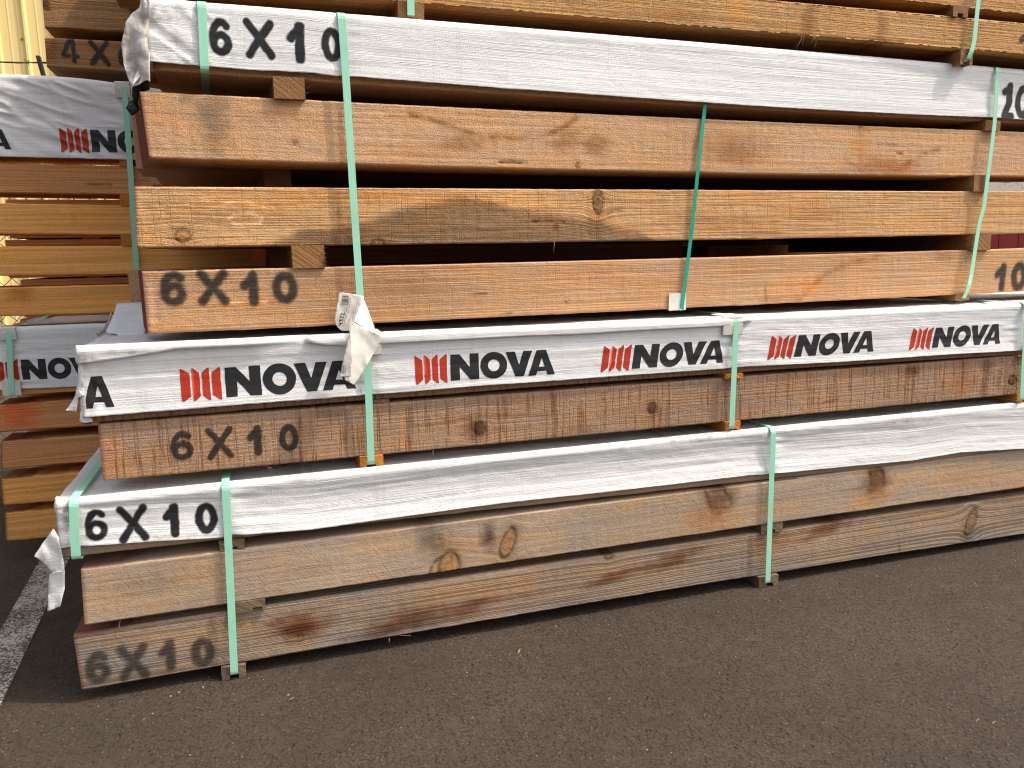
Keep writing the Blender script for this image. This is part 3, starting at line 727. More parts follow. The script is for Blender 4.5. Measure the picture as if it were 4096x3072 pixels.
# ---- bundle on the ground: two bare weathered timbers and a wrapped top layer
B1 = Frame(2.1364, 0.0, 0.0)
B1.thing('lumber_bundle', 'weathered grey-brown timber bundle resting on the asphalt under a wrinkled white sheet', 'lumber bundle', 'timber bundles of the front stack')
b1t1b = [(328,2759),(1000,2648.5),(1552,2555),(2000,2470.5),(2448,2396),(3014,2306),(3085,2294),(4096,2137)]
b1t1t = [(293,2543),(3130,2116),(3642,2051),(4096,1977),(3024,2136)]
b1t2b = [(338,2498),(945,2418),(1721,2299),(2000,2249),(2552,2177),(3000,2105),(3409,2046),(4096,1952)]
b1t2t = [(323,2279),(547,2244),(1000,2197),(1696,2107),(2000,2064),(2547,1992),(3074,1927),(3538,1870)]
f11 = [('under', [(300,2640),(1000,2560),(2000,2395),(3000,2240),(4096,2080)], 40, (.86,.92,1.0)),
       ('stain_or_shade',1190,2508,190,70,(.50,.28,.18),1), ('stain_or_shade',1185,2520,70,26,(.62,.50,.45),2), ('knot',1202,2552,11,10,0,(.7,.5,.3),(.8,.6,.5)),
       ('stain_or_shade',1590,2500,230,62,(.44,.27,.21),1,10), ('stain_or_shade',1850,2440,190,40,(.58,.38,.27),1,10), ('stain_or_shade',2470,2300,170,34,(.55,.36,.24),1,10), ('stain_or_shade',2700,2235,150,40,(.52,.34,.22),1,10),
       ('knot',2435,2222,16,16,0,(.75,.6,.45),(.7,.6,.5)), ('stain_or_shade',3310,2110,150,40,(.54,.34,.24),1,10), ('stain_or_shade',3080,2170,120,40,(.80,.62,.46),1,8),
       ('knot',3882,2092,17,50,-18,(.85,.72,.58),(.7,.66,.62)), ('stain_or_shade',3860,2140,40,60,(.78,.78,.80),1), ('line',[(3595,2170),(3600,2210)],5,(.5,.45,.42)),
       ('stain_or_shade',2050,2390,260,70,(1.12,.95,.80),1,10), ('stain_or_shade',1720,2420,330,60,(1.08,.92,.76),1,10)]
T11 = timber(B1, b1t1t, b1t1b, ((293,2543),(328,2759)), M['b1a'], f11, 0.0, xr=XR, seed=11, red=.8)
f12 = [('knot',2031,2175,26,60,-22,(.95,.72,.52),(.62,.55,.48)), ('knot',1795,2268,40,56,-10,(1.0,.78,.56),(.72,.63,.55)),
       ('stain_or_shade',1725,2150,95,100,(.48,.46,.45),1), ('stain_or_shade',1958,2150,44,85,(.26,.21,.19),1), ('stain_or_shade',2075,2245,50,30,(.6,.55,.5),1), ('line',[(1718,2296),(1734,2252),(1782,2212)],5,(.2,.15,.12),.004),
       ('stain_or_shade',2872,1992,95,95,(.46,.33,.26),1), ('line',[(2825,1965),(2835,2010),(2848,2050)],7,(.4,.28,.22)), ('line',[(2900,1960),(2915,1990),(2925,2015)],8,(.38,.28,.24)), ('line',[(2850,1960),(2900,1950)],8,(.5,.4,.35)), ('line',[(2840,2030),(2910,2030)],6,(.55,.42,.35)),
       ('stain_or_shade',2850,2080,130,60,(1.05,.8,.62),1), ('stain_or_shade',3507,1912,72,95,(.38,.25,.16),1), ('line',[(3480,1885),(3490,1930)],7,(.35,.22,.15)), ('line',[(3530,1880),(3535,1930)],7,(.35,.22,.15)), ('stain_or_shade',3480,2000,130,75,(1.08,.84,.58),1), ('line',[(3370,1965),(3450,1950),(3480,1940)],4,(.6,.5,.4)),
       ('stain_or_shade',1250,2280,160,40,(.84,.78,.72),1), ('stain_or_shade',600,2330,200,70,(.84,.86,.88),1), ('stain_or_shade',1900,2180,180,60,(1.08,.92,.78),1), ('stain_or_shade',3850,1900,200,60,(1.05,.9,.72),1), ('line',[(323,2300),(700,2258),(1000,2222)],6,(1.12,1.08,1.0))]
T12 = timber(B1, b1t2t, b1t2b, ((323,2279),(338,2498)), M['b1b'], f12, -0.009, xr=XR, seed=12, red=.8, amp=.7)
b1t3b = [(318,2223),(875,2162),(2000,2034),(3079,1917)]
T13 = timber(B1, [(308,2016),(885,1968),(2895,1754),(4096,1636)], b1t3b, ((239,1990),(249,2232)), M['b1b'], (), 0.004, xr=XR, seed=13, red=.3, nz=8, step=.02)
b1top = [(308,1992),(885,1944),(1447,1885),(2895,1731),(3085,1713),(3568,1666),(4096,1614)]
b1hem = [(240,2194),(318,2187),(617,2165),(895,2150),(930,2140),(1000,2136),(1250,2118),(1447,2089),(2000,2014),(2400,1972),(2996,1902),(3079,1897),(3250,1880),(3642,1843),(3841,1810),(4096,1795),(4500,1758)]
xs1 = [B1.hit(293,2010,-.02)[0], B1.hit(903,1952,-.02)[0], B1.hit(3095,1718,-.02)[0]]
W1 = wrap_sheet(B1, b1top, b1hem, B1.hit(240,2100,-.012)[0], XR+.01, -0.016, 1.02, M['wrap_old'], 101, xs1, amp=1.15, belly=-.010,
                soil=[(270,2060,60,90,.55),(2780,1745,200,30,.5),(700,2150,300,25,.25),(3600,1680,150,30,.35),(1200,1925,80,20,.3)])
for y0 in (.262, .516, .77):
    back_timber(B1, -.46+.03*y0, XR-.02, y0, y0+.245, .041, .187, M['b1b']); back_timber(B1, -.44-.02*y0, XR, y0, y0+.245, .218, .362, M['b1b']); back_timber(B1, -.44, XR, y0, y0+.245, .400, .544, M['b1b'])
za = lambda T, x: (float(T['zb'](x)), float(T['zt'](x)))
xq = lambda fr, u, v: fr.hit(u, v)[0]
x = xq(B1, 935, 2650); spacer(B1, 885, 985, 2690, 0.001, za(T11, x)[0]-.001, M['sp_grey'], y0=-.012, notch=937)
x = xq(B1, 3066, 2290); spacer(B1, 3028, 3103, 2320, 0.001, za(T11, x)[0]-.001, M['sp_grey'], y0=-.014, notch=3071)
x = xq(B1, 1000, 2440); spacer(B1, 942, 1064, 2440, za(T11, x)[1]-.002, za(T12, x)[0]+.001, M['sp_grey'], y0=-.012, notch=1040)
x = xq(B1, 3090, 2110); spacer(B1, 3040, 3126, 2110, za(T11, x)[1]-.002, za(T12, x)[0]+.001, M['sp_grey'], y0=-.006, notch=True)
x = xq(B1, 930, 2170); spacer(B1, 878, 980, 2170, za(T12, x)[1]-.002, za(T13, x)[0]+.001, M['sp_grey'], y0=-.008, notch=True)
x = xq(B1, 3140, 1905); spacer(B1, 3090, 3180, 1905, za(T12, x)[1]-.002, za(T13, x)[0]+.001, M['sp_grey'], y0=-.008, notch=True)
zt1 = float(W1['zt'](0.5))
loop_strap(B1, [(293,2010),(298,2110),(303,2215)], float(W1['zt'](xs1[0])), float(T13['zb'](xs1[0]))-.002, 1.03, M['strap'], .0215, -.024)
loop_strap(B1, [(903,1960),(910,2100),(925,2420),(937,2690)], float(W1['zt'](xs1[1])), .012, 1.03, M['strap'], .0195, -.020)
loop_strap(B1, [(3094,1730),(3087,1900),(3071,2330)], float(W1['zt'](xs1[2])), .012, 1.03, M['strap'], .0195, -.022)
stencil(B1, [('6',346,2607,438,2722),('X',480,2585,589,2707),('1',641,2567,706,2672),('0',768,2550,855,2662)], T11['surf'], 0, M['spray_faded'], .22, T11['o'])
stencil(B1, [('6',338,2039,428,2158),('X',475,2029,589,2161),('1',656,2024,719,2141),('0',781,2014,870,2133)], W1['surf'], -.016, M['spray'], .10, W1['o'], weight=.97)
zf = lambda pts: [(p[0]*.4973, 2100+p[1]*.4973) for p in pts]
sheet(B1, zf([(430,30),(480,100),(500,250),(520,380),(430,410),(350,320),(275,250),(340,150)]), -.010, .012, M['wrap_old'], 5, parent=W1['o'])
sheet(B1, zf([(395,395),(480,360),(522,370),(518,520),(485,655),(430,680),(378,702),(385,540)]), -.004, .010, M['wrap_old'], 6, parent=W1['o'])

# ---- second bundle: one bare brown timber under a printed wrapped layer
B2 = Frame(2.1562, -0.504, float(za(T13, 1.0)[1])+.02)
B2.thing('lumber_bundle', 'brown sawn timber bundle under a white sheet printed with large NOVA logos', 'lumber bundle', 'timber bundles of the front stack')
f21 = [('knot',1918,1716,22,25,0,(.42,.32,.26),(.55,.46,.40)), ('stain_or_shade',1895,1720,60,50,(.62,.54,.48),1), ('knot',2606,1632,16,20,0,(.45,.34,.28),(.62,.52,.46)), ('line',[(2606,1655),(2604,1690),(2606,1715)],9,(.6,.45,.38)), ('knot',4050,1522,14,17,0,(.7,.55,.45),(.7,.6,.52)),
       ('stain_or_shade',3650,1482,36,36,(.5,.38,.30),1), ('stain_or_shade',3945,1470,34,60,(.55,.46,.42),1), ('stain_or_shade',3935,1560,20,60,(.6,.52,.48),1), ('stain_or_shade',1320,1660,90,90,(.78,.78,.80),1), ('stain_or_shade',1608,1710,12,110,(1.35,1.1,.75),1), ('stain_or_shade',2330,1718,90,18,(.6,.56,.54),1), ('line',[(3290,1612),(3320,1604),(3352,1594)],5,(.45,.42,.40)),
       ('stain_or_shade',455,1800,70,130,(1.2,.96,.80),1), ('stain_or_shade',1120,1850,200,20,(.7,.66,.66),1), ('line',[(1204,1670),(1203,1790),(1208,1850)],7,(.55,.42,.36)), ('line',[(640,1690),(638,1890)],8,(.75,.68,.64)), ('line',[(1660,1700),(1780,1690),(1900,1660),(2060,1660),(2200,1662)],5,(.62,.48,.40)), ('line',[(2020,1590),(2018,1740)],7,(.62,.5,.42)),
       ('line',[(2218,1590),(2215,1740)],6,(.62,.5,.42)), ('line',[(2420,1570),(2416,1720)],6,(.62,.5,.42)), ('line',[(1788,1600),(1790,1780)],5,(.6,.5,.42)), ('stain_or_shade',3850,1520,60,100,(.86,.72,.62),1)]
b2t1b = [(414,1923),(1000,1870),(2100,1765),(2920,1683),(3642,1619),(4096,1574)]
b2t1t = [(390,1698),(1000,1651),(1457,1621),(2000,1579),(2890,1512),(3493,1470),(4096,1420)]
T21 = timber(B2, b2t1t, b2t1b, ((390,1698),(414,1923)), M['b2'], f21, 0.0, xr=XR-.1, seed=21, red=.8)
T22 = timber(B2, [(345,1408),(2895,1290),(4096,1236)], [(380,1690),(1000,1640),(2000,1560),(2895,1494),(4096,1418)], ((330,1420),(360,1670)), M['b2'], (), 0.012, xr=XR-.1, seed=22, red=.5, nz=8, step=.02)
b2hem = [(325,1672),(343,1668.5),(700,1640),(1000,1616),(1457,1581),(2000,1537),(2100,1532),(2500,1502),(2895,1475),(2996,1466),(3300,1452),(3493,1440),(3800,1418),(4096,1402),(4500,1380)]
fold = [(300,1460),(318,1456),(500,1430),(711,1396),(965,1386),(1080,1376),(1220,1368),(1300,1380),(1373,1381),(1527,1374),(2100,1343),(2313,1337),(2597,1319),(2890,1304),(2996,1287),(3090,1262),(3145,1276),(3280,1264),(3414,1254),(3460,1250),(3762,1235),(3850,1233),(4096,1222),(4500,1205)]
xs2 = [B2.hit(1472,1450,-.02)[0], B2.hit(2945,1290,-.02)[0], B2.hit(4092,1330,-.02)[0]]
W2 = wrap_sheet(B2, [(345,1385),(2895,1269),(4096,1215)], b2hem, B2.hit(326,1500,-.012)[0], XR-.08, -0.012, 1.02, M['wrap'], 202, xs2, fold=fold, amp=.95, belly=-.006,
                soil=[(345,1425,60,30,.5),(480,1410,120,14,.4),(360,1640,50,40,.25)])
for y0 in (.262, .516, .77):
    back_timber(B2, -.40, XR-.12, y0, y0+.245, .588, .726, M['b2']); back_timber(B2, -.38, XR-.12, y0, y0+.245, .760, .905, M['b2'])
zb2 = B2.zb
x = xq(B2, 1480, 1850)
def under(fr, T, u, v, **k): return float(T['zb'](fr.hit(u, v)[0]))
spacer(B2, 1440, 1533, 1860, under(B2, T21, 1480, 1850)-.036, under(B2, T21, 1480, 1850)+.001, M['sp_orange'], y0=-.010, notch=1484)
spacer(B2, 2895, 2955, 1700, under(B2, T21, 2925, 1690)-.036, under(B2, T21, 2925, 1690)+.001, M['sp_orange'], y0=-.010, notch=2927)
spacer(B2, 4063, 4125, 1590, under(B2, T21, 4090, 1580)-.036, under(B2, T21, 4090, 1580)+.001, M['sp_orange'], y0=-.006, notch=True)
x = xq(B2, 1500, 1600); spacer(B2, 1462, 1557, 1600, float(T21['zt'](x))-.002, float(T22['zb'](x))+.001, M['sp_grey'], y0=.002, notch=True)
x = xq(B2, 2930, 1490); spacer(B2, 2895, 2965, 1490, float(T21['zt'](x))-.002, float(T22['zb'](x))+.001, M['sp_orange'], y0=-.010, notch=2927)
x = xq(B2, 4090, 1410); spacer(B2, 4063, 4125, 1410, float(T21['zt'](x))-.002, float(T22['zb'](x))+.001, M['sp_orange'], y0=-.010, notch=True)
S2a = loop_strap(B2, [(1466,1330),(1472,1500),(1485,1860)], float(W2['zt'](xs2[0])), under(B2, T21, 1480, 1850)-.024, 1.03, M['strap'], .0195, -.020)
S2b = loop_strap(B2, [(2946,1290),(2940,1400),(2927,1712)], float(W2['zt'](xs2[1])), under(B2, T21, 2925, 1690)-.024, 1.03, M['strap'], .0195, -.020)
loop_strap(B2, [(4108,1230),(4100,1350),(4088,1590)], float(W2['zt'](xs2[2])), under(B2, T21, 4090, 1580)-.024, 1.03, M['strap'], .0195, -.020)
pad(B2, 2893, 1272, 2970, 1336, float(W2['zt'](xs2[1]))+.004, -.0185, M['pad'])
pad(B2, 1440, 1330, 1526, 1416, float(W2['zt'](xs2[0]))+.004, -.0185, M['pad'])
stencil(B2, [('6',681,1723,776,1835),('X',828,1713,932,1830),('1',992,1706,1054,1815),('0',1117,1696,1195,1805)], T21['surf'], 0, M['spray_wood'], .07, T21['o'])
logo(B2, (728,1602), (1421,1553), (728,1481), W2['surf'], -.012, W2['o'])
logo(B2, (1663,1533), (2216,1496), (1663,1428), W2['surf'], -.012, W2['o'])
logo(B2, (2402,1483), (2890,1450), (2402,1388), W2['surf'], -.012, W2['o'], .16)
logo(B2, (3070,1436), (3493,1406), (3070,1349), W2['surf'], -.012, W2['o'], .20)
logo(B2, (3637,1397), (4000,1374), (3637,1316), W2['surf'], -.012, W2['o'], .20)
logo(B2, (-196,1672), (455,1627), (-196,1540), W2['surf'], -.012, W2['o'], 0, only='A', clip=B2.hit(338,1570,-.012)[0])
zg = lambda pts: [(100+p[0]*.3316, 1150+p[1]*.3316) for p in pts]
sheet(B2, zg([(690,760),(640,1000),(640,1130),(600,1310),(545,1400),(480,1495),(560,1500),(612,1505),(640,1330),(655,1230),(690,1270),(720,1290),(700,1000)]), -.006, .007, M['wrap'], 15, parent=W2['o'])
sheet(B2, zg([(668,1250),(672,1480),(652,1618),(720,1650),(822,1625),(800,1560),(730,1540),(715,1300)]), -.002, .006, M['wrap'], 16, parent=W2['o'])
sheet(B2, zg([(655,1616),(720,1636),(822,1618),(790,1645),(720,1652)]), -.006, .003, M['film_black'], 17, parent=W2['o'])
sheet(B2, zg([(1030,290),(1050,330),(1000,520),(880,590),(850,560),(930,500),(1000,400)]), .60, .01, M['film'], 18, parent=W2['o'])
# loose sheet thrown up behind the upper bundle's end
P = zg([(1050,210),(1440,188),(1490,560),(1400,580),(1200,580),(1150,540),(1000,520),(1045,330)])
sheet(B2, P, .42, .025, M['wrap'], 19, parent=W2['o'], freq=9, tilt=(0, 1.6))

# ---- third bundle: three bare fresh timbers and a wrapped layer
B3 = Frame(2.1853, 2.2405, float(W2['zt'](1.0))+.005)
B3.thing('lumber_bundle', 'fresh tan timber bundle topped by a plain white sheet sprayed 6X10', 'lumber bundle', 'timber bundles of the front stack')
b3t1b = [(592,1335),(1000,1317),(1497,1292),(2100,1264),(2671,1239),(3493,1190),(4096,1167)]
b3t1t = [(567,1085),(1000,1070),(1457,1068),(2000,1055),(2736,1031),(3100,1021),(4096,993)]
b3t2b = [(547,988),(1100,987),(2100,973),(3000,952),(4096,934)]
b3t2t = [(537,745),(1000,746),(2100,759),(3100,759),(4096,766)]
b3t3b = [(597,629),(1000,644),(1100,648),(2000,676),(3000,691),(4096,706)]
b3t3t = [(559,365),(1000,385),(2000,440),(3000,482),(3941,522)]
f31 = [('line',[(1893,1178),(1950,1172)],4,(.4,.25,.2)), ('line',[(2000,1260),(2055,1250)],4,(.45,.3,.22)), ('stain_or_shade',3220,1150,170,60,(1.12,.94,.76),1), ('line',[(3190,1200),(3290,1105),(3390,1055),(3520,1025)],14,(.72,.58,.45)), ('stain_or_shade',3090,1195,110,18,(.78,.8,.8),1), ('line',[(3059,1150),(3060,1205)],4,(.5,.4,.32)),
       ('stain_or_shade',1000,1260,340,60,(1.05,.98,.92),1), ('stain_or_shade',1600,1130,260,60,(.88,.84,.78),1), ('line',[(925,1212),(1000,1210),(1070,1208)],5,(2.0,2.0,2.0)), ('line',[(606,1150),(612,1290)],7,(1.3,1.3,1.32)), ('knot',2265,1209,4,4,0,(.5,.4,.3),(.8,.7,.6)), ('stain_or_shade',3780,1020,60,40,(.82,.7,.6),1), ('stain_or_shade',2400,1100,300,60,(1.05,.95,.86),1)]
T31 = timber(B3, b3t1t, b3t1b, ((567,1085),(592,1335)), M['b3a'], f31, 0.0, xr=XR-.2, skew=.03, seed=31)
f32 = [('under',[(1000,1010),(1150,955),(1200,925),(1450,892),(1590,842),(1750,802),(1850,792),(1950,800),(2050,832),(2200,858),(2400,885),(2560,930),(2700,1000)],20,(.46,.47,.52)), ('stain_or_shade',2850,890,230,45,(.74,.72,.74),1), ('stain_or_shade',3060,930,120,26,(.72,.7,.7),1),
       ('knot',730,945,30,25,0,(.86,.74,.55),(.82,.74,.66)), ('knot',2391,808,20,46,0,(.62,.56,.5),(.80,.72,.64)), ('stain_or_shade',2385,895,50,60,(.82,.74,.68),1), ('knot',1512,978,26,18,0,(.6,.5,.42),(.8,.72,.66)),
       ('stain_or_shade',2222,905,17,26,(.75,.42,.4),2), ('line',[(2130,886),(2200,884),(2255,889)],5,(.4,.28,.22),.003), ('line',[(905,812),(960,809),(1050,824)],5,(2.1,2.1,2.2)), ('line',[(910,880),(930,860),(1000,853),(1042,868),(1036,894),(960,898),(925,890)],5,(2.1,2.1,2.2)), ('line',[(552,760),(556,980)],7,(1.2,1.2,1.2)),
       ('stain_or_shade',1700,790,500,45,(1.12,1.0,.80),1), ('stain_or_shade',1250,800,250,50,(1.08,1.0,.86),1), ('stain_or_shade',1362,860,16,110,(.72,.68,.62),2), ('stain_or_shade',3250,860,150,70,(.90,.78,.64),1), ('stain_or_shade',3050,800,200,40,(1.1,.98,.8),1), ('line',[(2430,855),(2460,840),(2500,832)],5,(.55,.42,.34))]  # the tall narrow blotch left of the strap is its cast shadow, painted
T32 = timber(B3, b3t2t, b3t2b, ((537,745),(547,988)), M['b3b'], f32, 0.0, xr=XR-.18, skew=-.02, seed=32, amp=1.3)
f33 = [('line',[(1640,455),(1720,475),(1850,520),(1930,545),(2060,552),(2180,542),(2250,510),(2310,472)],12,(.56,.42,.28)), ('stain_or_shade',1830,572,130,40,(.70,.58,.46),1), ('stain_or_shade',2270,555,90,70,(.72,.58,.44),1), ('stain_or_shade',2390,585,80,60,(.66,.52,.38),1), ('stain_or_shade',850,470,85,230,(.58,.60,.62),1), ('stain_or_shade',1140,412,90,26,(.66,.62,.58),1),  # last blotch here is the left spacer's shadow, painted into the tint
       ('line',[(1995,650),(2050,649),(2108,655)],4.5,(.22,.16,.13),.004), ('knot',1178,567,10,10,0,(.7,.55,.45),(.75,.65,.58)), ('knot',2311,662,9,11,0,(.75,.6,.5),(.8,.7,.6)), ('line',[(1560,462),(1690,468)],4,(.66,.52,.42)), ('stain_or_shade',1640,610,180,50,(.92,.86,.80),1),
       ('stain_or_shade',2940,600,180,80,(.74,.60,.46),1), ('line',[(3513,580),(3550,580),(3590,584)],4,(.32,.22,.16),.003), ('line',[(3590,613),(3608,616)],4,(.4,.28,.2),.003), ('line',[(3558,590),(3560,603)],4,(.45,.32,.25)), ('stain_or_shade',3540,665,190,50,(.76,.54,.38),1), ('line',[(3580,690),(3640,645),(3700,612),(3760,595)],12,(.68,.52,.38)), ('stain_or_shade',3440,580,60,110,(.92,.8,.66),1), ('knot',3442,506,7,5,0,(.5,.4,.3),(.8,.7,.6)),
       ('stain_or_shade',1366,560,14,200,(.80,.74,.68),2), ('stain_or_shade',650,520,120,200,(1.04,.98,.95),1)]  # the thin upright strip is the strap's shadow put into the colour
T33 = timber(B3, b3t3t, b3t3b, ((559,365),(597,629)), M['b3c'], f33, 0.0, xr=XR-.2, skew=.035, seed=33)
b3t4b = [(614,286),(1000,303),(1408,328),(2100,378),(3000,440),(3976,486)]
T34 = timber(B3, [(640,4),(1348,60),(2000,110),(3000,192),(3981,276)], b3t4b, ((590,6),(614,286)), M['b3c'], (), 0.010, xr=XR-.2, seed=34, nz=8, step=.02)
b3top = [(825,7),(1348,51),(2000,102),(3000,184),(3981,268),(4096,277)]
b3hem = [(590,246),(620,248),(830,265),(1000,280),(1100,283),(1230,290),(1348,303),(1408,306),(1540,316),(1850,340),(2000,353),(2100,359),(2550,392),(3000,423),(3400,446),(3760,463),(3976,470),(4096,479),(4400,495)]
xs3 = [B3.hit(812,100,-.02)[0], B3.hit(1365,60,-.02)[0], B3.hit(3990,275,-.02)[0]]
W3 = wrap_sheet(B3, b3top, b3hem, B3.hit(592,120,-.012)[0], XR-.18, -0.014, 1.02, M['wrap'], 303, xs3, amp=.6, diag=[(-.32, -.04, .0045, .75, 34)], belly=-.003, soil=[(620,50,60,50,.4),(640,80,60,20,.5),(680,160,90,30,.2)])
for y0 in (.262, .516, .77):
    back_timber(B3, -.30+.05*math.sin(y0*9), 2.70, y0, y0+.245, .957, 1.107, M['b3c']); back_timber(B3, -.22+.04*math.sin(y0*5), 2.68, y0, y0+.245, 1.172, 1.318, M['b3c'])
    back_timber(B3, -.265-.02*math.sin(y0*9), 2.70, y0, y0+.245, 1.387, 1.538, M['b3c']); back_timber(B3, -.2, 2.70, y0, y0+.245, 1.606, 1.758, M['b3c'])
def sp3(u0, u1, v, Tlo, Thi, mat='sp_tan', **k):
    x = B3.hit((u0+u1)/2, v)[0]; z0 = float(Tlo['zt'](x))-.002; z1 = float(Thi['zb'](x))+.001
    return spacer(B3, u0, u1, v, z0, z1, M[mat], **k)
sp3(1169, 1298, 1030, T31, T32, y0=-.006); sp3(3876, 3951, 970, T31, T32, y0=-.012)
sp3(1075, 1190, 705, T32, T33, y0=.20); sp3(3885, 3941, 735, T32, T33, y0=-.012)
sp3(1094, 1219, 350, T33, T34, y0=-.012); sp3(3931, 3990, 495, T33, T34, y0=-.012)
zb31 = under(B3, T31, 3846, 1180)
spacer(B3, 3815, 3871, 1195, B3.zb-.002, zb31+.001, M['sp_tan'], y0=-.006)
zb31l = under(B3, T31, 1445, 1295)
spacer(B3, 1400, 1500, 1300, B3.zb-.002, zb31l+.001, M['sp_tan'], y0=.004)
loop_strap(B3, [(806,9),(812,120),(820,290)], float(W3['zt'](xs3[0])), float(T34['zb'](xs3[0]))-.003, 1.03, M['strap'], .0205, -.022)
loop_strap(B3, [(1366,62),(1385,330),(1412,760),(1440,1177),(1447,1290)], float(W3['zt'](xs3[1])), zb31l-.005, 1.03, M['strap'], .0195, -.020)
def open_strap(fr, pts, yf, mat, width, tail=(), head=()):
    P = [(*fr.hit(u, v, y)[:1], y, fr.hit(u, v, y)[1]) for u, v, y in pts]
    return ribbon(fr, list(head)+P+list(tail), width, mat)
zt3 = float(W3['zt'](xs3[2]))+.004
open_strap(B3, [(3992,270,-.016),(3991,285,-.024),(3978,497,-.022),(3936,825,-.021),(3916,899,-.021),(3885,1100,-.021),(3876,1140,-.025),(3867,1168,-.022),(3856,1190,-.012),(3846,1203,.008),(3834,1206,.05)], 0, M['strap'], .0185, head=[(xs3[2], .9, zt3), (xs3[2], .03, zt3), (xs3[2], .0, zt3-.001)])
# darker green strap leaning across the three bare timbers, with its pad
open_strap(B3, [(2824,392,.004),(2821,415,-.004),(2800,600,-.008),(2770,900,-.008),(2728,1230,-.008),(2727,1240,-.004),(2727,1243,.03)], 0, M['strap_dark'], .0125)
xa, za_ = B3.hit(2676, 1174, -.005); xb, zb_ = B3.hit(2743, 1238, -.005)
V, F = box_vf(xa, xb, -.0055, -.003, zb_-.001, za_); pd = B3.mesh('corner_protector', V, F, M['pad'])
stencil(B3, [('6',644,1085,743,1212),('X',796,1085,910,1210),('1',970,1095,1037,1212),('0',1092,1090,1189,1210),('1',3982,1060,4026,1157),('0',4046,1050,4105,1160)], T31['surf'], 0, M['spray_wood'], .19, T31['o'], weight=1.05)
stencil(B3, [('6',838,75,925,214),('X',982,85,1095,228),('1',1154,99,1224,244),('0',1288,112,1368,246),('I',3998,340,4060,468),('D',4062,345,4125,470)], W3['surf'], -.014, M['spray'], .09, W3['o'])
zc = lambda pts: [(p[0]*.27125, p[1]*.27125) for p in pts]
sheet(B3, zc([(2090,-200),(2060,130),(1950,200),(1860,350),(1795,680),(1830,950),(1900,1180),(1950,1300),(2010,1160),(2080,1110),(2210,1190),(2212,900),(2190,600),(2210,200),(2212,-200)]), -.006, .030, M['film'], 25, parent=W3['o'], freq=14)
sheet(B3, zc([(2205,720),(2090,900),(1990,1110),(1935,1290),(2010,1190),(2080,1110),(2210,1195)]), -.024, .012, M['wrap'], 26, parent=W3['o'])
sheet(B3, zc([(1950,1310),(1990,1180),(2080,1115),(2212,1210),(2205,1330),(2060,1345),(2020,1500),(2050,1600),(1935,1690),(1845,1580),(1900,1470),(1945,1450)]), .03, .018, M['film_black'], 27, parent=W3['o'])

# ---- fourth bundle, cut by the top of the frame
B4 = Frame(2.2127, 0.617, float(W3['zt'](1.0))+.004)
B4.thing('lumber_bundle', 'rough tan timber bundle with thinner timbers on top of the stack', 'lumber bundle', 'timber bundles of the front stack')
b4t1b = [(1400,-8),(2000,41),(3000,127),(4096,219)]
f41 = [('stain_or_shade',3235,90,40,120,(.66,.58,.50),1), ('stain_or_shade',3525,110,30,110,(.7,.58,.48),1), ('stain_or_shade',2700,60,200,40,(.85,.78,.7),1), ('stain_or_shade',3500,160,120,20,(.66,.58,.5),1), ('stain_or_shade',2960,40,80,60,(1.12,1.0,.82),1)]
b4t1t = [(2000,-98),(3145,0),(3792,62),(4096,94)]
T41 = timber(B4, b4t1t, b4t1b, ((420,-230),(420,-93)), M['b4'], f41, 0, xr=3.6, seed=41, deg=1)
dz4 = float(T41['zt'](1.5)-T41['zb'](1.5)); g4 = .034
lay = [float(T41['zb'](1.5))+k*(dz4+g4) for k in range(5)]
T42 = timber(B4, [(3000,-155),(3627,-92),(4096,-44)], [(3000,-66),(3627,0),(4096,61)], ((420,-345),(420,-245)), M['b4'], (), .004, xr=3.6, seed=42, deg=1, red=.6)
z42 = float(T42['zb'](2.6)); z42t = float(T42['zt'](1.5))
[back_timber(B4, -.28, 3.6, 0, .25, z42t+k, z42t+k+.1, M['b4']) for k in (.31,)]; back_timber(B4, -.24, 3.6, 0, .25, z42t+.04, z42t+.14, M['b4']); back_timber(B4, -.24, 3.6, 0, .25, z42t+.175, z42t+.275, M['b4'])  # unseen upper layers, added to throw shadow on the rear row
for y0 in (.262, .516, .77):
    for z in (lay[0], float(T42['zb'](1.5)), z42t+.04, z42t+.175, z42t+.31): back_timber(B4, -.27, 3.6, y0, y0+.245, z, z+dz4, M['b4'])
def sp4(u0, u1, v, z0, z1, **k): return spacer(B4, u0, u1, v, z0, z1, M['sp_tan'], **k)
x = B4.hit(1640, 40)[0]; sp4(1592, 1694, 40, B4.hit(1640, 74)[1]-.003, float(T41['zb'](x))+.002, y0=-.004)
x = B4.hit(3860, 230)[0]; zl4 = B4.hit(3860, 256)[1]; sp4(3836, 3886, 230, zl4-.003, float(T41['zb'](x))+.002, y0=-.006, notch=True)
sp4(3809, 3866, 45, float(T41['zt'](x))-.002, float(T42['zb'](x))+.002, y0=-.006, notch=True)
open_strap(B4, [(1643,-120,-.012),(1643,-20,-.012),(1644,60,-.012),(1642,70,.0),(1640,72,.05)], 0, M['strap'], .0195)
open_strap(B4, [(3936,-130,-.014),(3914,0,-.014),(3896,170,-.014),(3886,205,-.014),(3874,232,-.010),(3858,246,.004),(3846,250,.04)], 0, M['strap'], .0185)
stencil(B4, [('1',4078,119,4128,219)], T41['surf'], 0, M['spray_wood'], .12, T41['o'])

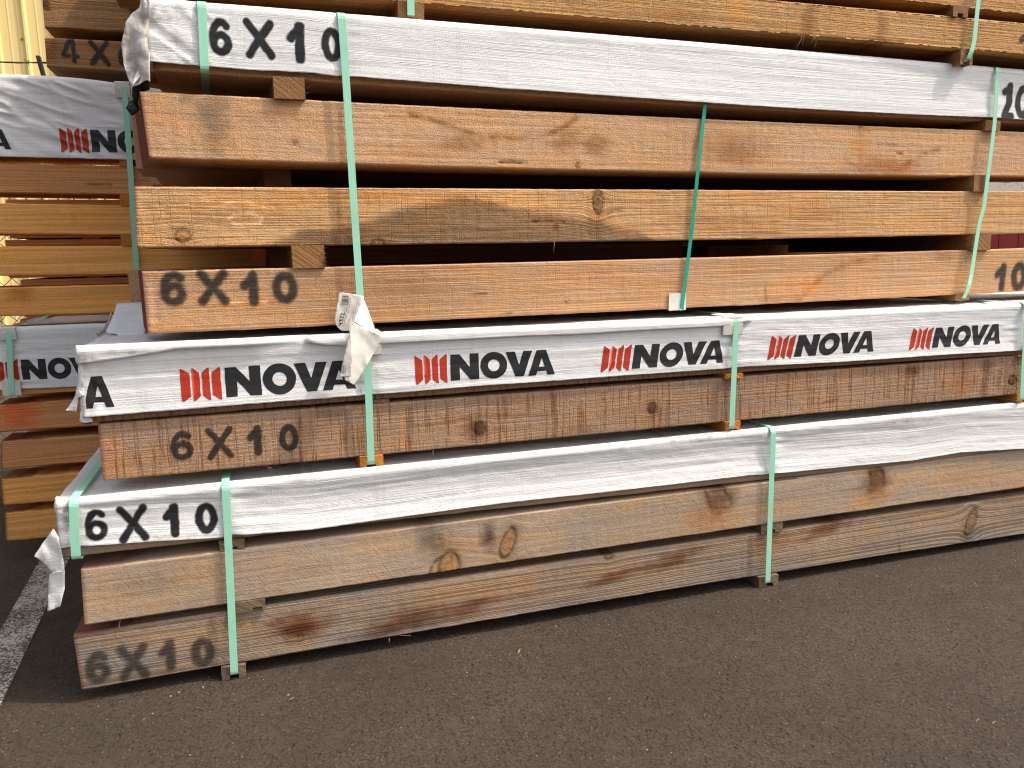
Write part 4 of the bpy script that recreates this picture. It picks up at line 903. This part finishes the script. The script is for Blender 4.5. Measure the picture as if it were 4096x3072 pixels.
# ================================================================== the row behind, mostly in the stack's shadow
LY = 3.30
def lframe(zb): return Frame(LY, 0.0, zb)
def lt(fr, top, bot, left, mat, feats=(), xr=2.0, seed=1, ly=0.0, step=.008, **k):
    return timber(fr, top, bot, left, mat, feats, ly, depth=(.25 if fr is not L1 else .15), xr=xr, seed=seed, deg=1, step=step, nz=16, **k)
L1 = lframe(0.0); L1.thing('lumber_bundle', 'orange-brown timber bundle on the ground behind, wrapped layer printed NOVA on top', 'lumber bundle', 'timber bundles of the rear row')
l1 = [([(20,2051),(235,2035)],[(22,2166),(194,2148)],((20,2051),(24,2166)),'la'), ([(5,1917),(254,1896)],[(12,2022),(229,2004)],((4,1917),(12,2022)),'la'), ([(10,1765),(318,1745)],[(5,1877),(263,1855)],((3,1765),(4,1877)),'lb'), ([(0,1619),(318,1599)],[(0,1729),(318,1708)],((-8,1619),(-6,1729)),'lb')]
L1T = []
for k, (a, b, c, m) in enumerate(l1):
    fe = [('stain_or_shade',90,1660,120,90,(1.1,.55,.42),1)] if k == 3 else []
    T = lt(L1, a, b, c, M[m], fe, seed=60+k); L1T.append(T)
    for y0 in (.17, .34, .51, .68, .85): back_timber(L1, -.92, 1.98, y0, y0+.16, float(T['zb'](0))+.003, float(T['zt'](0))-.002, M[m])
Tw = lt(L1, [(70,1312),(433,1304)], [(86,1580),(300,1566)], ((-10,1312),(-5,1580)), M['la'], seed=66)
zz0, zz1 = float(Tw['zb'](0)), float(Tw['zt'](0))
for y0 in (.17, .34, .51, .68, .85): back_timber(L1, -.92, 1.98, y0, y0+.16, zz0+.003, zz1-.002, M['la'])
WL1 = wrap_sheet(L1, [(70,1303),(433,1296),(900,1290)], [(-20,1560),(50,1557),(298,1547),(900,1520)], L1.hit(-14,1420)[0], 2.0, -.010, 1.0, M['wrap'], 404, [L1.hit(35,1400)[0]], step=.01, amp=1.0)
for k in range(4):
    zlo = 0.001 if k == 0 else float(L1T[k-1]['zt'](-.7))-.002
    spacer(L1, 0, 0, 0, zlo, float(L1T[k]['zb'](-.7))+.001, M['sp_tan'], y0=.03, x01=(-.60, -.53)); spacer(L1, 0, 0, 0, zlo, float(L1T[k]['zb'](1.5))+.001, M['sp_tan'], y0=.03, x01=(1.4, 1.47))
spacer(L1, 0, 0, 0, float(L1T[3]['zt'](-.7))-.002, zz0+.001, M['sp_tan'], y0=.02, x01=(-.60, -.53)); spacer(L1, 0, 0, 0, float(L1T[3]['zt'](1.4))-.002, zz0+.001, M['sp_tan'], y0=.02, x01=(1.4, 1.47))
loop_strap(L1, [(33,1310),(40,1450),(47,1575)], float(WL1['zt'](-.8)), zz0-.002, 1.01, M['strap'], .0195, -.022)
pad(L1, -6, 1295, 66, 1358, float(WL1['zt'](-.8))+.003, -.020, M['pad'])
xa, za_ = L1.hit(4, 1524, -.02); xb, zb_ = L1.hit(86, 1580, -.02); V, F = box_vf(xa, xb, -.0205, -.018, zb_, za_); L1.mesh('corner_protector', V, F, M['pad'])
logo(L1, (-32,1525), (455,1503), (-32,1443), WL1['surf'], -.010, WL1['o'])

L2 = lframe(float(WL1['zt'](0))+.003); L2.thing('lumber_bundle', 'orange timber bundle in the rear row with widely gapped layers under a shaded printed sheet', 'lumber bundle', 'timber bundles of the rear row')
l2 = [([(0,1150),(540,1137)],[(0,1266),(438,1253)],'la'), ([(0,986),(532,983)],[(0,1104),(535,1095)],'la'), ([(0,813),(522,821)],[(0,936),(522,938)],'la'), ([(0,652),(512,664)],[(0,771),(512,778)],'lb')]
L2T = []
for k, (a, b, m) in enumerate(l2):
    T = lt(L2, a, b, ((-380,a[0][1]),(-380,b[0][1])), M[m], [('line',[(355,735),(400,737),(445,738)],5,(.35,.25,.2))] if k == 3 else [('stain_or_shade',80,1170,80,60,(.75,.6,.5),1)] if k == 0 else [], xr=L2.hit(980+6*k, 700)[0], seed=70+k); L2T.append(T)
Tw = lt(L2, [(0,300),(458,342)], [(0,622),(545,634)], ((-380,280),(-380,615)), M['la'], xr=.02, seed=76)
z20, z21 = float(Tw['zb'](-.5)), float(Tw['zt'](-.5))
WL2 = wrap_sheet(L2, [(0,289),(230,305),(458,330)], [(-400,615),(0,627),(545,639),(1100,655)], -1.58, .04, -.012, .255, M['wrap'], 505, [L2.hit(500,450)[0]], step=.006, amp=1.2, diag=[(-1.5, -.25, .0042, .33, 30)])
def sp5(u0, u1, v, z0, z1, y0=-.004):
    spacer(L2, u0, u1, v, z0, z1, M['sp_orange'], y0=y0, y1=.26); spacer(L2, 0, 0, 0, z0, z1, M['sp_tan'], y0=.01, y1=.26, x01=(-1.2, -1.14))
xx = L2.hit(510, 800)[0]
sp5(478, 520, 650, float(L2T[3]['zt'](xx))-.002, z20+.001); sp5(480, 525, 800, float(L2T[2]['zt'](xx))-.002, float(L2T[3]['zb'](xx))+.001)
sp5(485, 530, 960, float(L2T[1]['zt'](xx))-.002, float(L2T[2]['zb'](xx))+.001); sp5(512, 545, 1115, float(L2T[0]['zt'](xx))-.002, float(L2T[1]['zb'](xx))+.001)
sp5(500, 545, 1270, L2.zb-.001, float(L2T[0]['zb'](xx))+.001, .01)
loop_strap(L2, [(496,345),(509,500),(524,720),(535,900),(554,1212),(558,1262)], float(WL2['zt'](xx)), L2.zb+.004, .275, M['strap'], .0195, -.022)
pad(L2, 457, 330, 522, 390, float(WL2['zt'](xx))+.004, -.020, M['pad'])
logo(L2, (245,604), (735,618), (245,514), WL2['surf'], -.012, WL2['o'], lift=.0022)
logo(L2, (-440,588), (44,598), (-440,505), WL2['surf'], -.012, WL2['o'], only='VA', lift=.0022)

L3 = lframe(float(WL2['zt'](0))+.003); L3.thing('lumber_bundle', 'dark brown timber bundle sprayed 4X beside the yellow metal wall', 'lumber bundle', 'timber bundles of the rear row')
L3a = lt(L3, [(178,149),(488,165)], [(187,267),(499,286)], ((178,149),(187,267)), M['lc'], [('stain_or_shade',200,200,60,90,(.7,.55,.45),1)], xr=1.98, seed=81, red=.2)
L3b = lt(L3, [(170,-14),(490,0)], [(179,110),(496,127)], ((168,-14),(179,110)), M['lc'], [('knot',182,15,14,24,0,(.5,.4,.35),(.7,.6,.5)), ('stain_or_shade',560,60,45,110,(.95,.16,.18),2), ('stain_or_shade',600,60,45,140,(.7,.12,.16),2)], xr=1.98, seed=82, red=.2)
za3, zb3, zc3, zd3 = [float(f(-.3)) for f in (L3a['zb'], L3a['zt'], L3b['zb'], L3b['zt'])]
for y0 in (.26, .42):
    back_timber(L3, -.62+.03*math.sin(y0*20), 1.98, y0, y0+.16, za3+.002, zb3, M['lc'], .2); back_timber(L3, -.60+.03*math.sin(y0*17), 1.98, y0, y0+.16, zc3+.002, zd3, M['lc'], .2)
for y0 in (0, .17, .34): back_timber(L3, -.64, 1.98, y0, y0+.16, zd3+.04, zd3+.145, M['lc'], .2)
for z0, z1 in ((L3.zb, za3), (zb3, zc3), (zd3, zd3+.04)):
    spacer(L3, 0, 0, 0, z0-.001, z1+.002, M['sp_tan'], y0=.012, y1=.5, x01=(-.17, -.10)); spacer(L3, 0, 0, 0, z0-.001, z1+.002, M['sp_tan'], y0=.012, y1=.5, x01=(1.2, 1.27))
stencil(L3, [('4',245,160,313,247),('X',358,165,437,259),('6',472,180,545,268)], L3a['surf'], 0, M['spray_wood'], .10, L3a['o'])

# ---- stacks behind the middle and right, glimpsed through the gaps
def plain_stack(name, label, Y, A, x0, x1, z0, layers, th, gap, depth, nrow, mat, red=.9):
    fr = Frame(Y, A, z0); fr.thing(name, label, 'lumber bundle', 'timber bundles of the rear row')
    z = z0+.04
    for k in range(layers):
        for i in range(nrow): back_timber(fr, x0+.02*((k*7+i*3) % 3), x1-.02*((k+i) % 3), i*depth, (i+1)*depth-.008, z, z+th, mat, red)
        spacer(fr, 0, 0, 0, z-.041 if k == 0 else z-gap-.001, z+.001, M['sp_tan'], y0=.0, y1=nrow*depth, x01=(x0+.3, x0+.37)); spacer(fr, 0, 0, 0, z-.041 if k == 0 else z-gap-.001, z+.001, M['sp_tan'], y0=.0, y1=nrow*depth, x01=(x1-.5, x1-.43))
        z += th+gap
    return fr
plain_stack('lumber_bundle', 'bare timber bundle hidden in the dark behind the front stack', 3.34, 0, 2.05, 3.35, 0, 10, .152, .04, .25, 3, M['lb'])
plain_stack('lumber_bundle', 'bare timber bundle in the dark above the rear printed bundle', 3.36, 0, .035, 1.98, zz1+.016, 4, .125, .035, .16, 6, M['lb'])
RB = Frame(3.95, 0, 0); ztb = RB.hit(200, 798)[1]; thb = (ztb-.04-7*.008)/8
plain_stack('lumber_bundle', 'shaded timber bundle with dull red ends between the rear row and the fence', 3.95, 0, RB.hit(12, 900)[0], 1.9, 0, 8, thb, .008, .2, 3, M['lb'], .7)
# timbers stacked end-on with red painted ends
RX, RYY = 3.95, 3.62
RF = Frame(RYY, 0, 0.0); RF.thing('lumber_bundle', 'end-on timber bundle with bright red painted ends and white plastic between', 'lumber bundle', 'timber bundles of the rear row')
def red_end(x0, x1, z0, z1, L=2.5):
    V, F = box_vf(x0, x1, 0, L, z0, z1); o = RF.mesh('timber', V, F, M['redend']); return o
M['redend'] = plain('end_paint_red', lin(104, 13, 20), 0.7, 0.2, 30, 0.35, 0.3)
zr = lambda v: RF.hit(4040, v)[1]
r1a, r1b, rwa, rwb, r2a, r2b = zr(1010), zr(885), zr(800), zr(712), zr(590), zr(430)
rl = [(k*.2+.05, k*.2+.2) for k in range(int((r1a-.02)/.2))]
for zlo, zhi in rl+[(r1a, r1b), (r2a, r2b), (r2b+.04, r2b+.19)]:
    for i in range(6): red_end(RX+i*.155, RX+i*.155+.15, zlo, zhi)
V, F = box_vf(RX-.02, RX+.95, -.02, 2.5, rwa, rwb); RF.mesh('wrap_sheet', V, F, M['film'])
for zlo, zhi in [(k*.2, k*.2+.05) for k in range(len(rl))]+[(len(rl)*.2, r1a), (r1b, rwa), (rwb, r2a), (r2b, r2b+.04)]:
    for yy in (.3, 1.9):
        V, F = box_vf(RX, RX+.93, yy, yy+.08, zlo-.001, zhi+.001); o = RF.mesh('spacer', V, F, M['pad'])

# ================================================================== paper tag on the strap
TF = Frame(2.1853, 2.2405, 0.0)
zt_ = lambda pts: [(1250+p[0]*.3014, 1100+p[1]*.3014) for p in pts]
TF.zb = TF.hit(*zt_([(545, 1455)])[0], -.05)[1]
TF.thing('paper_tag', 'torn white paper tag numbered 4372 dangling from the mint strap', 'tag')
lab = sheet(TF, zt_([(370,228),(480,245),(590,262),(683,285),(640,400),(545,615),(490,742),(430,742),(380,735),(330,690),(305,640),(300,590),(310,480),(330,380),(350,250)]), -.031, .002, M['paper'], 41, name='label', freq=30, step=.006)
sheet(TF, zt_([(683,285),(640,400),(545,618),(650,690),(740,725),(822,752),(780,600),(735,440)]), -.066, .004, M['paper_white'], 42, name='folded_corner', freq=14, step=.006, tilt=(.02, .5))
fl = sheet(TF, zt_([(545,628),(650,690),(822,752),(880,785),(930,805),(870,930),(790,1075),(700,1220),(545,1455),(470,1415),(420,1380),(440,1200),(480,950),(500,740)]), -.104, .006, M['paper'], 43, name='hanging_flap', freq=16, step=.006, tilt=(.02, .08))
cu = sheet(TF, zt_([(500,735),(470,880),(430,1050),(395,1200),(365,1345),(430,1355),(520,1340),(525,1200),(515,1000),(520,850)]), -.114, .003, M['paper'], 44, name='curled_edge', freq=20, step=.006, tilt=(-.2, .06))
def flat_marks(fr, quads, ly, mat, name, parent, tilt=(0, 0), c=(0, 0), amp=0, seed=0, freq=1):
    V = []; F = []
    for q in quads:
        P = fr.hits(q, ly); b = len(V)
        for x, z in P: V.append((x, ly+tilt[0]*(x-c[0])+tilt[1]*(z-c[1]), z))
        F.append(tuple(range(b, b+len(q))))
    o = fr.mesh(name, V, F, mat, parent); bm = bmesh.new(); bm.from_mesh(o.data); bmesh.ops.recalc_face_normals(bm, faces=bm.faces); bm.to_mesh(o.data); bm.free(); return o
def bars(x0, y0, x1, y1, n, lean, seed, vertical=True):
    r = random.Random(seed); q = []
    y = y0
    while y < y1:
        w = r.choice((3, 4, 7)); s = (y-y0)*lean
        q.append([(x0+s, y), (x1+s, y+4), (x1+s, y+w+4), (x0+s, y+w)]); y += w+r.choice((4, 5, 8))
    return q
lines = bars(388, 268, 480, 395, 10, .0, 3)
lines = [zt_([(p[0]+(270-p[1])*.12+8, p[1]) for p in q]) for q in lines]
SEG = {'4': [((0,1),(0,.45)),((0,.45),(1,.45)),((.75,1),(.75,0))], '3': [((0,1),(1,1)),((1,1),(.45,.58)),((.45,.58),(1,.35)),((1,.35),(.85,0)),((.85,0),(0,0))], '7': [((0,1),(1,1)),((1,1),(.3,0))], '2': [((0,.85),(.5,1)),((.5,1),(1,.8)),((1,.8),(0,0)),((0,0),(1,0))]}
def seg_quads(ch, O, ux, uy, w=5.5):
    q = []
    for (a, b) in SEG[ch]:
        p0 = np.array(O)+a[0]*np.array(ux)+a[1]*np.array(uy); p1 = np.array(O)+b[0]*np.array(ux)+b[1]*np.array(uy); d = p1-p0; d = d/np.linalg.norm(d); n = np.array([-d[1], d[0]])*w; e = d*w*.6
        q.append(zt_([p0-e-n, p1+e-n, p1+e+n, p0-e+n]))
    return q
for k, ch in enumerate('4372'):
    lines += seg_quads(ch, (393-4-9*k*-1.0+4, 662-44*k), (3, -27), (-46, 4))
flat_marks(TF, lines, -.0345, M['ink'], 'print', lab)
fine = []
for k, (xx0, yy0, yy1) in enumerate(((432,420,680),(452,420,680),(470,330,660),(488,310,690),(505,300,560),(600,300,420),(620,300,400),(545,470,600))):
    y = yy0; r = random.Random(k)
    while y < yy1:
        L = r.uniform(8, 26); s = (y-yy0)*-.16
        fine.append(zt_([(xx0+s, y), (xx0+s+5, y), (xx0+s+5-L*.16, y+L), (xx0+s-L*.16, y+L)])); y += L+r.uniform(3, 8)
M['ink_grey'] = plain('ink_grey', lin(120, 116, 112), 0.7, 0.2, 30, 0.1)
flat_marks(TF, fine, -.0345, M['ink_grey'], 'print', lab)
bc = []
r = random.Random(9); xx0 = 385
while xx0 < 434:
    w = r.choice((2.5, 3, 5)); bc.append(zt_([(xx0, 1196), (xx0+w, 1197), (xx0+w, 1308), (xx0, 1308)])); xx0 += w+r.choice((3, 4, 6))
Pc = TF.hits(zt_([(460, 1050)]), -.114)[0]
flat_marks(TF, bc, -.1195, M['ink'], 'print', cu, (-.2, .06), Pc)

# ================================================================== fence and building at the left
FY = 5.0
FE = Frame(FY, 0, 0.0); FE.thing('chain_link_fence', 'dark chain-link fence with barbed wire between the rear bundles and the yellow wall', 'fence')
M['steel'] = plain('fence_steel', lin(58, 60, 64), 0.5, 0.4, 40, 0.3, 0.1, metal=.5)
def tube(fr, pts, r, mat, name, n=6, parent=None):
    P = np.array(pts, float); V = []; F = []
    for i in range(len(P)):
        a = P[max(i-1, 0)]; b = P[min(i+1, len(P)-1)]; t = (b-a)/np.linalg.norm(b-a)
        s = np.cross(t, (0, 0, 1.0)); s = np.cross(t, (0, 1.0, 0)) if np.linalg.norm(s) < .1 else s; s /= np.linalg.norm(s); w = np.cross(t, s)
        for k in range(n): V.append(P[i]+r*(math.cos(2*math.pi*k/n)*s+math.sin(2*math.pi*k/n)*w))
    for i in range(len(P)-1):
        for k in range(n): F.append((i*n+k, i*n+(k+1) % n, i*n+n+(k+1) % n, i*n+n+k))
    F += [tuple(range(n-1, -1, -1)), tuple(len(V)-n+k for k in range(n))]
    o = fr.mesh(name, V, F, mat, parent, True); bm = bmesh.new(); bm.from_mesh(o.data); bmesh.ops.recalc_face_normals(bm, faces=bm.faces); bm.to_mesh(o.data); bm.free(); return o
px_, pz_ = FE.hit(221, 640); fence_top = FE.hit(170, 292)[1]
for k in range(4):
    post = tube(FE, [(px_-1.5*3+k*3-1.5+1.5, 0, 0), (px_-3*1.5+k*3, 0, fence_top+.02)], .027, M['steel'], 'post', 10)
# the slotted barb arm
xa, za_ = FE.hit(180, 300); xb, zb_ = FE.hit(156, 226); w_ = abs(FE.hit(20, 240)[0]-FE.hit(0, 240)[0])*.5
V, F = box_vf(-w_, w_, -.012, .012, 0, 1); V = [(xa+(xb-xa)*v[2]*1.0+v[0], v[1]-.02*v[2], za_-.05+(zb_-za_+.05)*v[2]) for v in V]
arm = FE.mesh('barb_arm', V, F, M['steel']); bv = arm.modifiers.new('round', 'BEVEL'); bv.width = .006; bv.segments = 3
zw = FE.hit(80, 250)[1]
pts = [(px_+k*.12, -.015+.006*math.sin(k*1.7), zw+.006*math.sin(k*.9)) for k in range(-14, 34)]
tube(FE, pts, .0035, M['steel'], 'barbed_wire', 5)
pts2 = [(p[0], p[1]+.008*math.sin(i*2.2), p[2]+.004*math.cos(i*2.2)) for i, p in enumerate(pts)]
tube(FE, pts2, .003, M['steel'], 'barbed_wire', 5)
for k in range(-9, 20):
    bx0 = FE.hit(110, 250)[0]+k*.13*3
    V = []; F = []
    for a in range(4):
        ang = a*1.57+.5; d = np.array([.3*(-1)**a, math.cos(ang), math.sin(ang)])*.026; b = len(V); c = np.array([bx0+.006*(a-1.5), -.015, zw])
        V += [c-d*.4+np.array([.003, 0, 0]), c-d*.4-np.array([.003, 0, 0]), c-d*.4+np.array([0, .003, .003]), c+d]; F += [(b, b+1, b+3), (b+1, b+2, b+3), (b+2, b, b+3)]
    FE.mesh('barb', V, F, M['steel'])
def chain_mesh():
    V = []; F = []; x0, x1 = -4.2, 2.0; p = .078; z1 = fence_top-.02; r = .0022
    n = int((x1-x0)/p); m = int(z1/(p/1))
    for k in range(n):
        pts = [(x0+k*p+(p/2 if i % 2 else 0)*1.0, .004*(1 if i % 2 else -1), i*p/2) for i in range(int(z1/(p/2)))]
        for sgn in (0, 1):
            for a, b in zip(pts[:-1], pts[1:]):
                if sgn == 1: a = (2*(x0+k*p)-a[0]+p/2*0+0, a[1], a[2]); b = (2*(x0+k*p)-b[0], b[1], b[2])
                a = np.array(a); b = np.array(b); d = (b-a)/np.linalg.norm(b-a); s = np.cross(d, (0, 1, 0)); s /= np.linalg.norm(s); w = np.cross(d, s)
                q = len(V)
                for e in (a, b):
                    for c in (0, 2.1, 4.2): V.append(e+r*(math.cos(c)*s+math.sin(c)*w))
                for c in range(3): F.append((q+c, q+(c+1) % 3, q+3+(c+1) % 3, q+3+c))
    return V, F
V, F = chain_mesh(); FE.mesh('wire_mesh', V, np.array(F), M['steel'])['kind'] = 'stuff'

WY = 11.5
BD = Frame(WY, 0, 0.0); BD.thing('metal_building', 'pale yellow ribbed metal building wall behind the fence', 'building')
M['yellow'] = plain('yellow_sheet_metal', lin(232, 206, 138), 0.5, 0.3, 4, 0.10, 0.0, (6, 6, .3))
M['screw'] = plain('screw_head', lin(140, 128, 100), 0.5, 0.4)
def panel(x0):
    prof = []; rib = .305
    for k in range(3):
        b = x0+k*rib
        prof += [(b, 0), (b+.085, 0), (b+.10, .004), (b+.115, 0), (b+.18, 0), (b+.20, .004), (b+.215, 0), (b+.243, 0), (b+.262, .034), (b+.286, .034), (b+.305, 0)]
    V = [(x, -d, 0) for x, d in prof]+[(x, -d, 7.0) for x, d in prof]; n = len(prof)
    F = [(i, i+1, n+i+1, n+i) for i in range(n-1) if prof[i] != prof[i+1]]
    o = BD.mesh('wall_panel', V, F, M['yellow']); md = o.modifiers.new('thickness', 'SOLIDIFY'); md.thickness = .002
    return o
for k in range(-8, 14):
    pn = panel(-9.0+k*.915+2.0)
    if -4 <= k <= 6:
        for j in range(3):
            for zz in (BD.hit(60, 155)[1], BD.hit(60, 155)[1]-1.5):
                xx = -7.0+k*.915+j*.305+.225; V, F = box_vf(xx-.012, xx+.012, -.014, .0, zz-.012, zz+.012); BD.mesh('screw', V, F, M['screw'], pn)
V, F = box_vf(-15, 6, .05, 8, 0, 6.9); BD.mesh('building_core', V, F, M['yellow'])

# ================================================================== bits on the ground
M['chip'] = plain('chip_wood', lin(150, 118, 86), 0.8, 0.2, 60, 0.3)
chips = [c for k, c in enumerate([(577,2882,.016,.4),(1167,2800,.032,.1),(2076,2610,.05,.9),(1805,2580,.014,.4),(1890,2878,.02,.2),(2876,2698,.014,.4),(2907,2594,.018,1.9),(2438,2800,.022,.1),(2278,2885,.012,.3),(3794,2524,.02,.8),(3140,2900,.03,2.6),(3910,2885,.028,.2),(3905,2348,.016,.2),(3975,2895,.03,.1),(2820,2864,.014,.3),(1000,2560,.015,.4)]) ]
for k, (u, v, L, a) in enumerate(chips):
    gx, gy = ground_pt(u, v); L *= .45; w = L*random.uniform(.12, .24)
    V = [(-L/2, -w*.2, .002), (-L*.2, -w/2, .003), (L*.3, -w*.4, .0045), (L/2, w*.1, .006), (L*.1, w/2, .0045), (-L*.35, w*.4, .003)]
    V = V+[(p[0], p[1], p[2]-.002) for p in V]; n = 6
    F = [tuple(range(n)), tuple(range(2*n-1, n-1, -1))]+[(i, i+n, (i+1) % n+n, (i+1) % n) for i in range(n)]
    o = add_obj('wood_chip', make_mesh('wood_chip', V, F, M['chip'])); o.location = (gx, gy, 0.001); o.rotation_euler = (0, 0, a)
    tag(o, 'small pale splinter of wood lying loose on the asphalt', 'wood chip', 'wood chips on the asphalt')
def grit_mat():
    t = NT('loose_grit'); nz = t.noise(t.obj(), 60, 1, .5); c = t.mix(t.ramp(nz, .35, .65), lin(80, 70, 60), lin(150, 134, 116)); t.bsdf(c, .8, None, .3); return t.m
V = []; F = []; rg = np.random.default_rng(5)
for k in range(1700):
    x, y = rg.uniform(-1.4, 3.6), (rg.uniform(.3, 2.6) if k % 3 else 2.12-abs(rg.normal(0, .09)))
    r = rg.choice([.0014, .0018, .0024, .0034], p=[.45, .33, .17, .05])*rg.uniform(.8, 1.25); b = len(V); a = rg.uniform(0, 3)
    ca, sa = math.cos(a)*r, math.sin(a)*r
    V += [(x+ca*1.4, y+sa*1.4, r*.35), (x-sa, y+ca, r*.4), (x-ca*1.3, y-sa*1.3, r*.35), (x+sa*.9, y-ca*.9, r*.3), (x, y, r*1.0), (x, y, -r*.2)]
    F += [(b, b+1, b+4), (b+1, b+2, b+4), (b+2, b+3, b+4), (b+3, b, b+4), (b+1, b, b+5), (b+2, b+1, b+5), (b+3, b+2, b+5), (b, b+3, b+5)]
o = add_obj('loose_grit', make_mesh('loose_grit', V, np.array(F), grit_mat())); tag(o, 'fine pale grit scattered over the asphalt', None, None, 'stuff')

# splintered fibres hanging from sawn edges
def fibres(fr, T, spots, parent, yoff=-.002):
    V = []; F = []
    r = random.Random(7)
    for (u, v, du, dv, w) in spots:
        x0, z0 = fr.hit(u, v); x1, z1 = fr.hit(u+du, v+dv); n = 5; b = len(V)
        for i in range(n):
            t = i/(n-1); wx = w*(1-t*.8)*.5; cx = x0+(x1-x0)*t+.002*math.sin(t*5+u); cz = z0+(z1-z0)*t; cy = yoff-.006*math.sin(t*2.5)
            V += [(cx-wx, cy, cz), (cx+wx, cy, cz), (cx, cy-wx, cz)]
        for i in range(n-1):
            for c in range(3): F.append((b+i*3+c, b+i*3+(c+1) % 3, b+i*3+3+(c+1) % 3, b+i*3+3+c))
    o = fr.mesh('splinters', V, np.array(F), M['chip'], parent); o['kind'] = 'stuff'; return o
fibres(B4, T41, [(3205,140,-25,60,.004),(3212,142,-8,40,.003),(3198,140,2,28,.003),(3255,145,-18,32,.003),(3260,146,-8,52,.003),(3252,146,-4,18,.002),(2302,62,70,14,.002)], T41['o'])
fibres(B3, T32, [(2213,965,0,48,.003)], T32['o'])
rr = random.Random(3)
fibres(B3, T33, [(1219, 300+rr.uniform(8, 88), rr.uniform(10, 34), rr.uniform(-6, 6), .004) for k in range(16)], T33['o'], -.010)
fibres(B3, T31, [(1297, 985+rr.uniform(6, 80), rr.uniform(4, 14), rr.uniform(-6, 6), .003) for k in range(16)], T31['o'], -.006)
fibres(B2, T21, [(1730,1800,4,22,.002),(1068,1866,14,14,.002),(1080,1866,4,10,.002)], T21['o'])
fibres(B1, T11, [(1640,2540,-50,-4,.004),(1553,2552,4,18,.003)], T11['o'])
fibres(B1, T12, [(480,2482,0,34,.004)], T12['o'], .001)
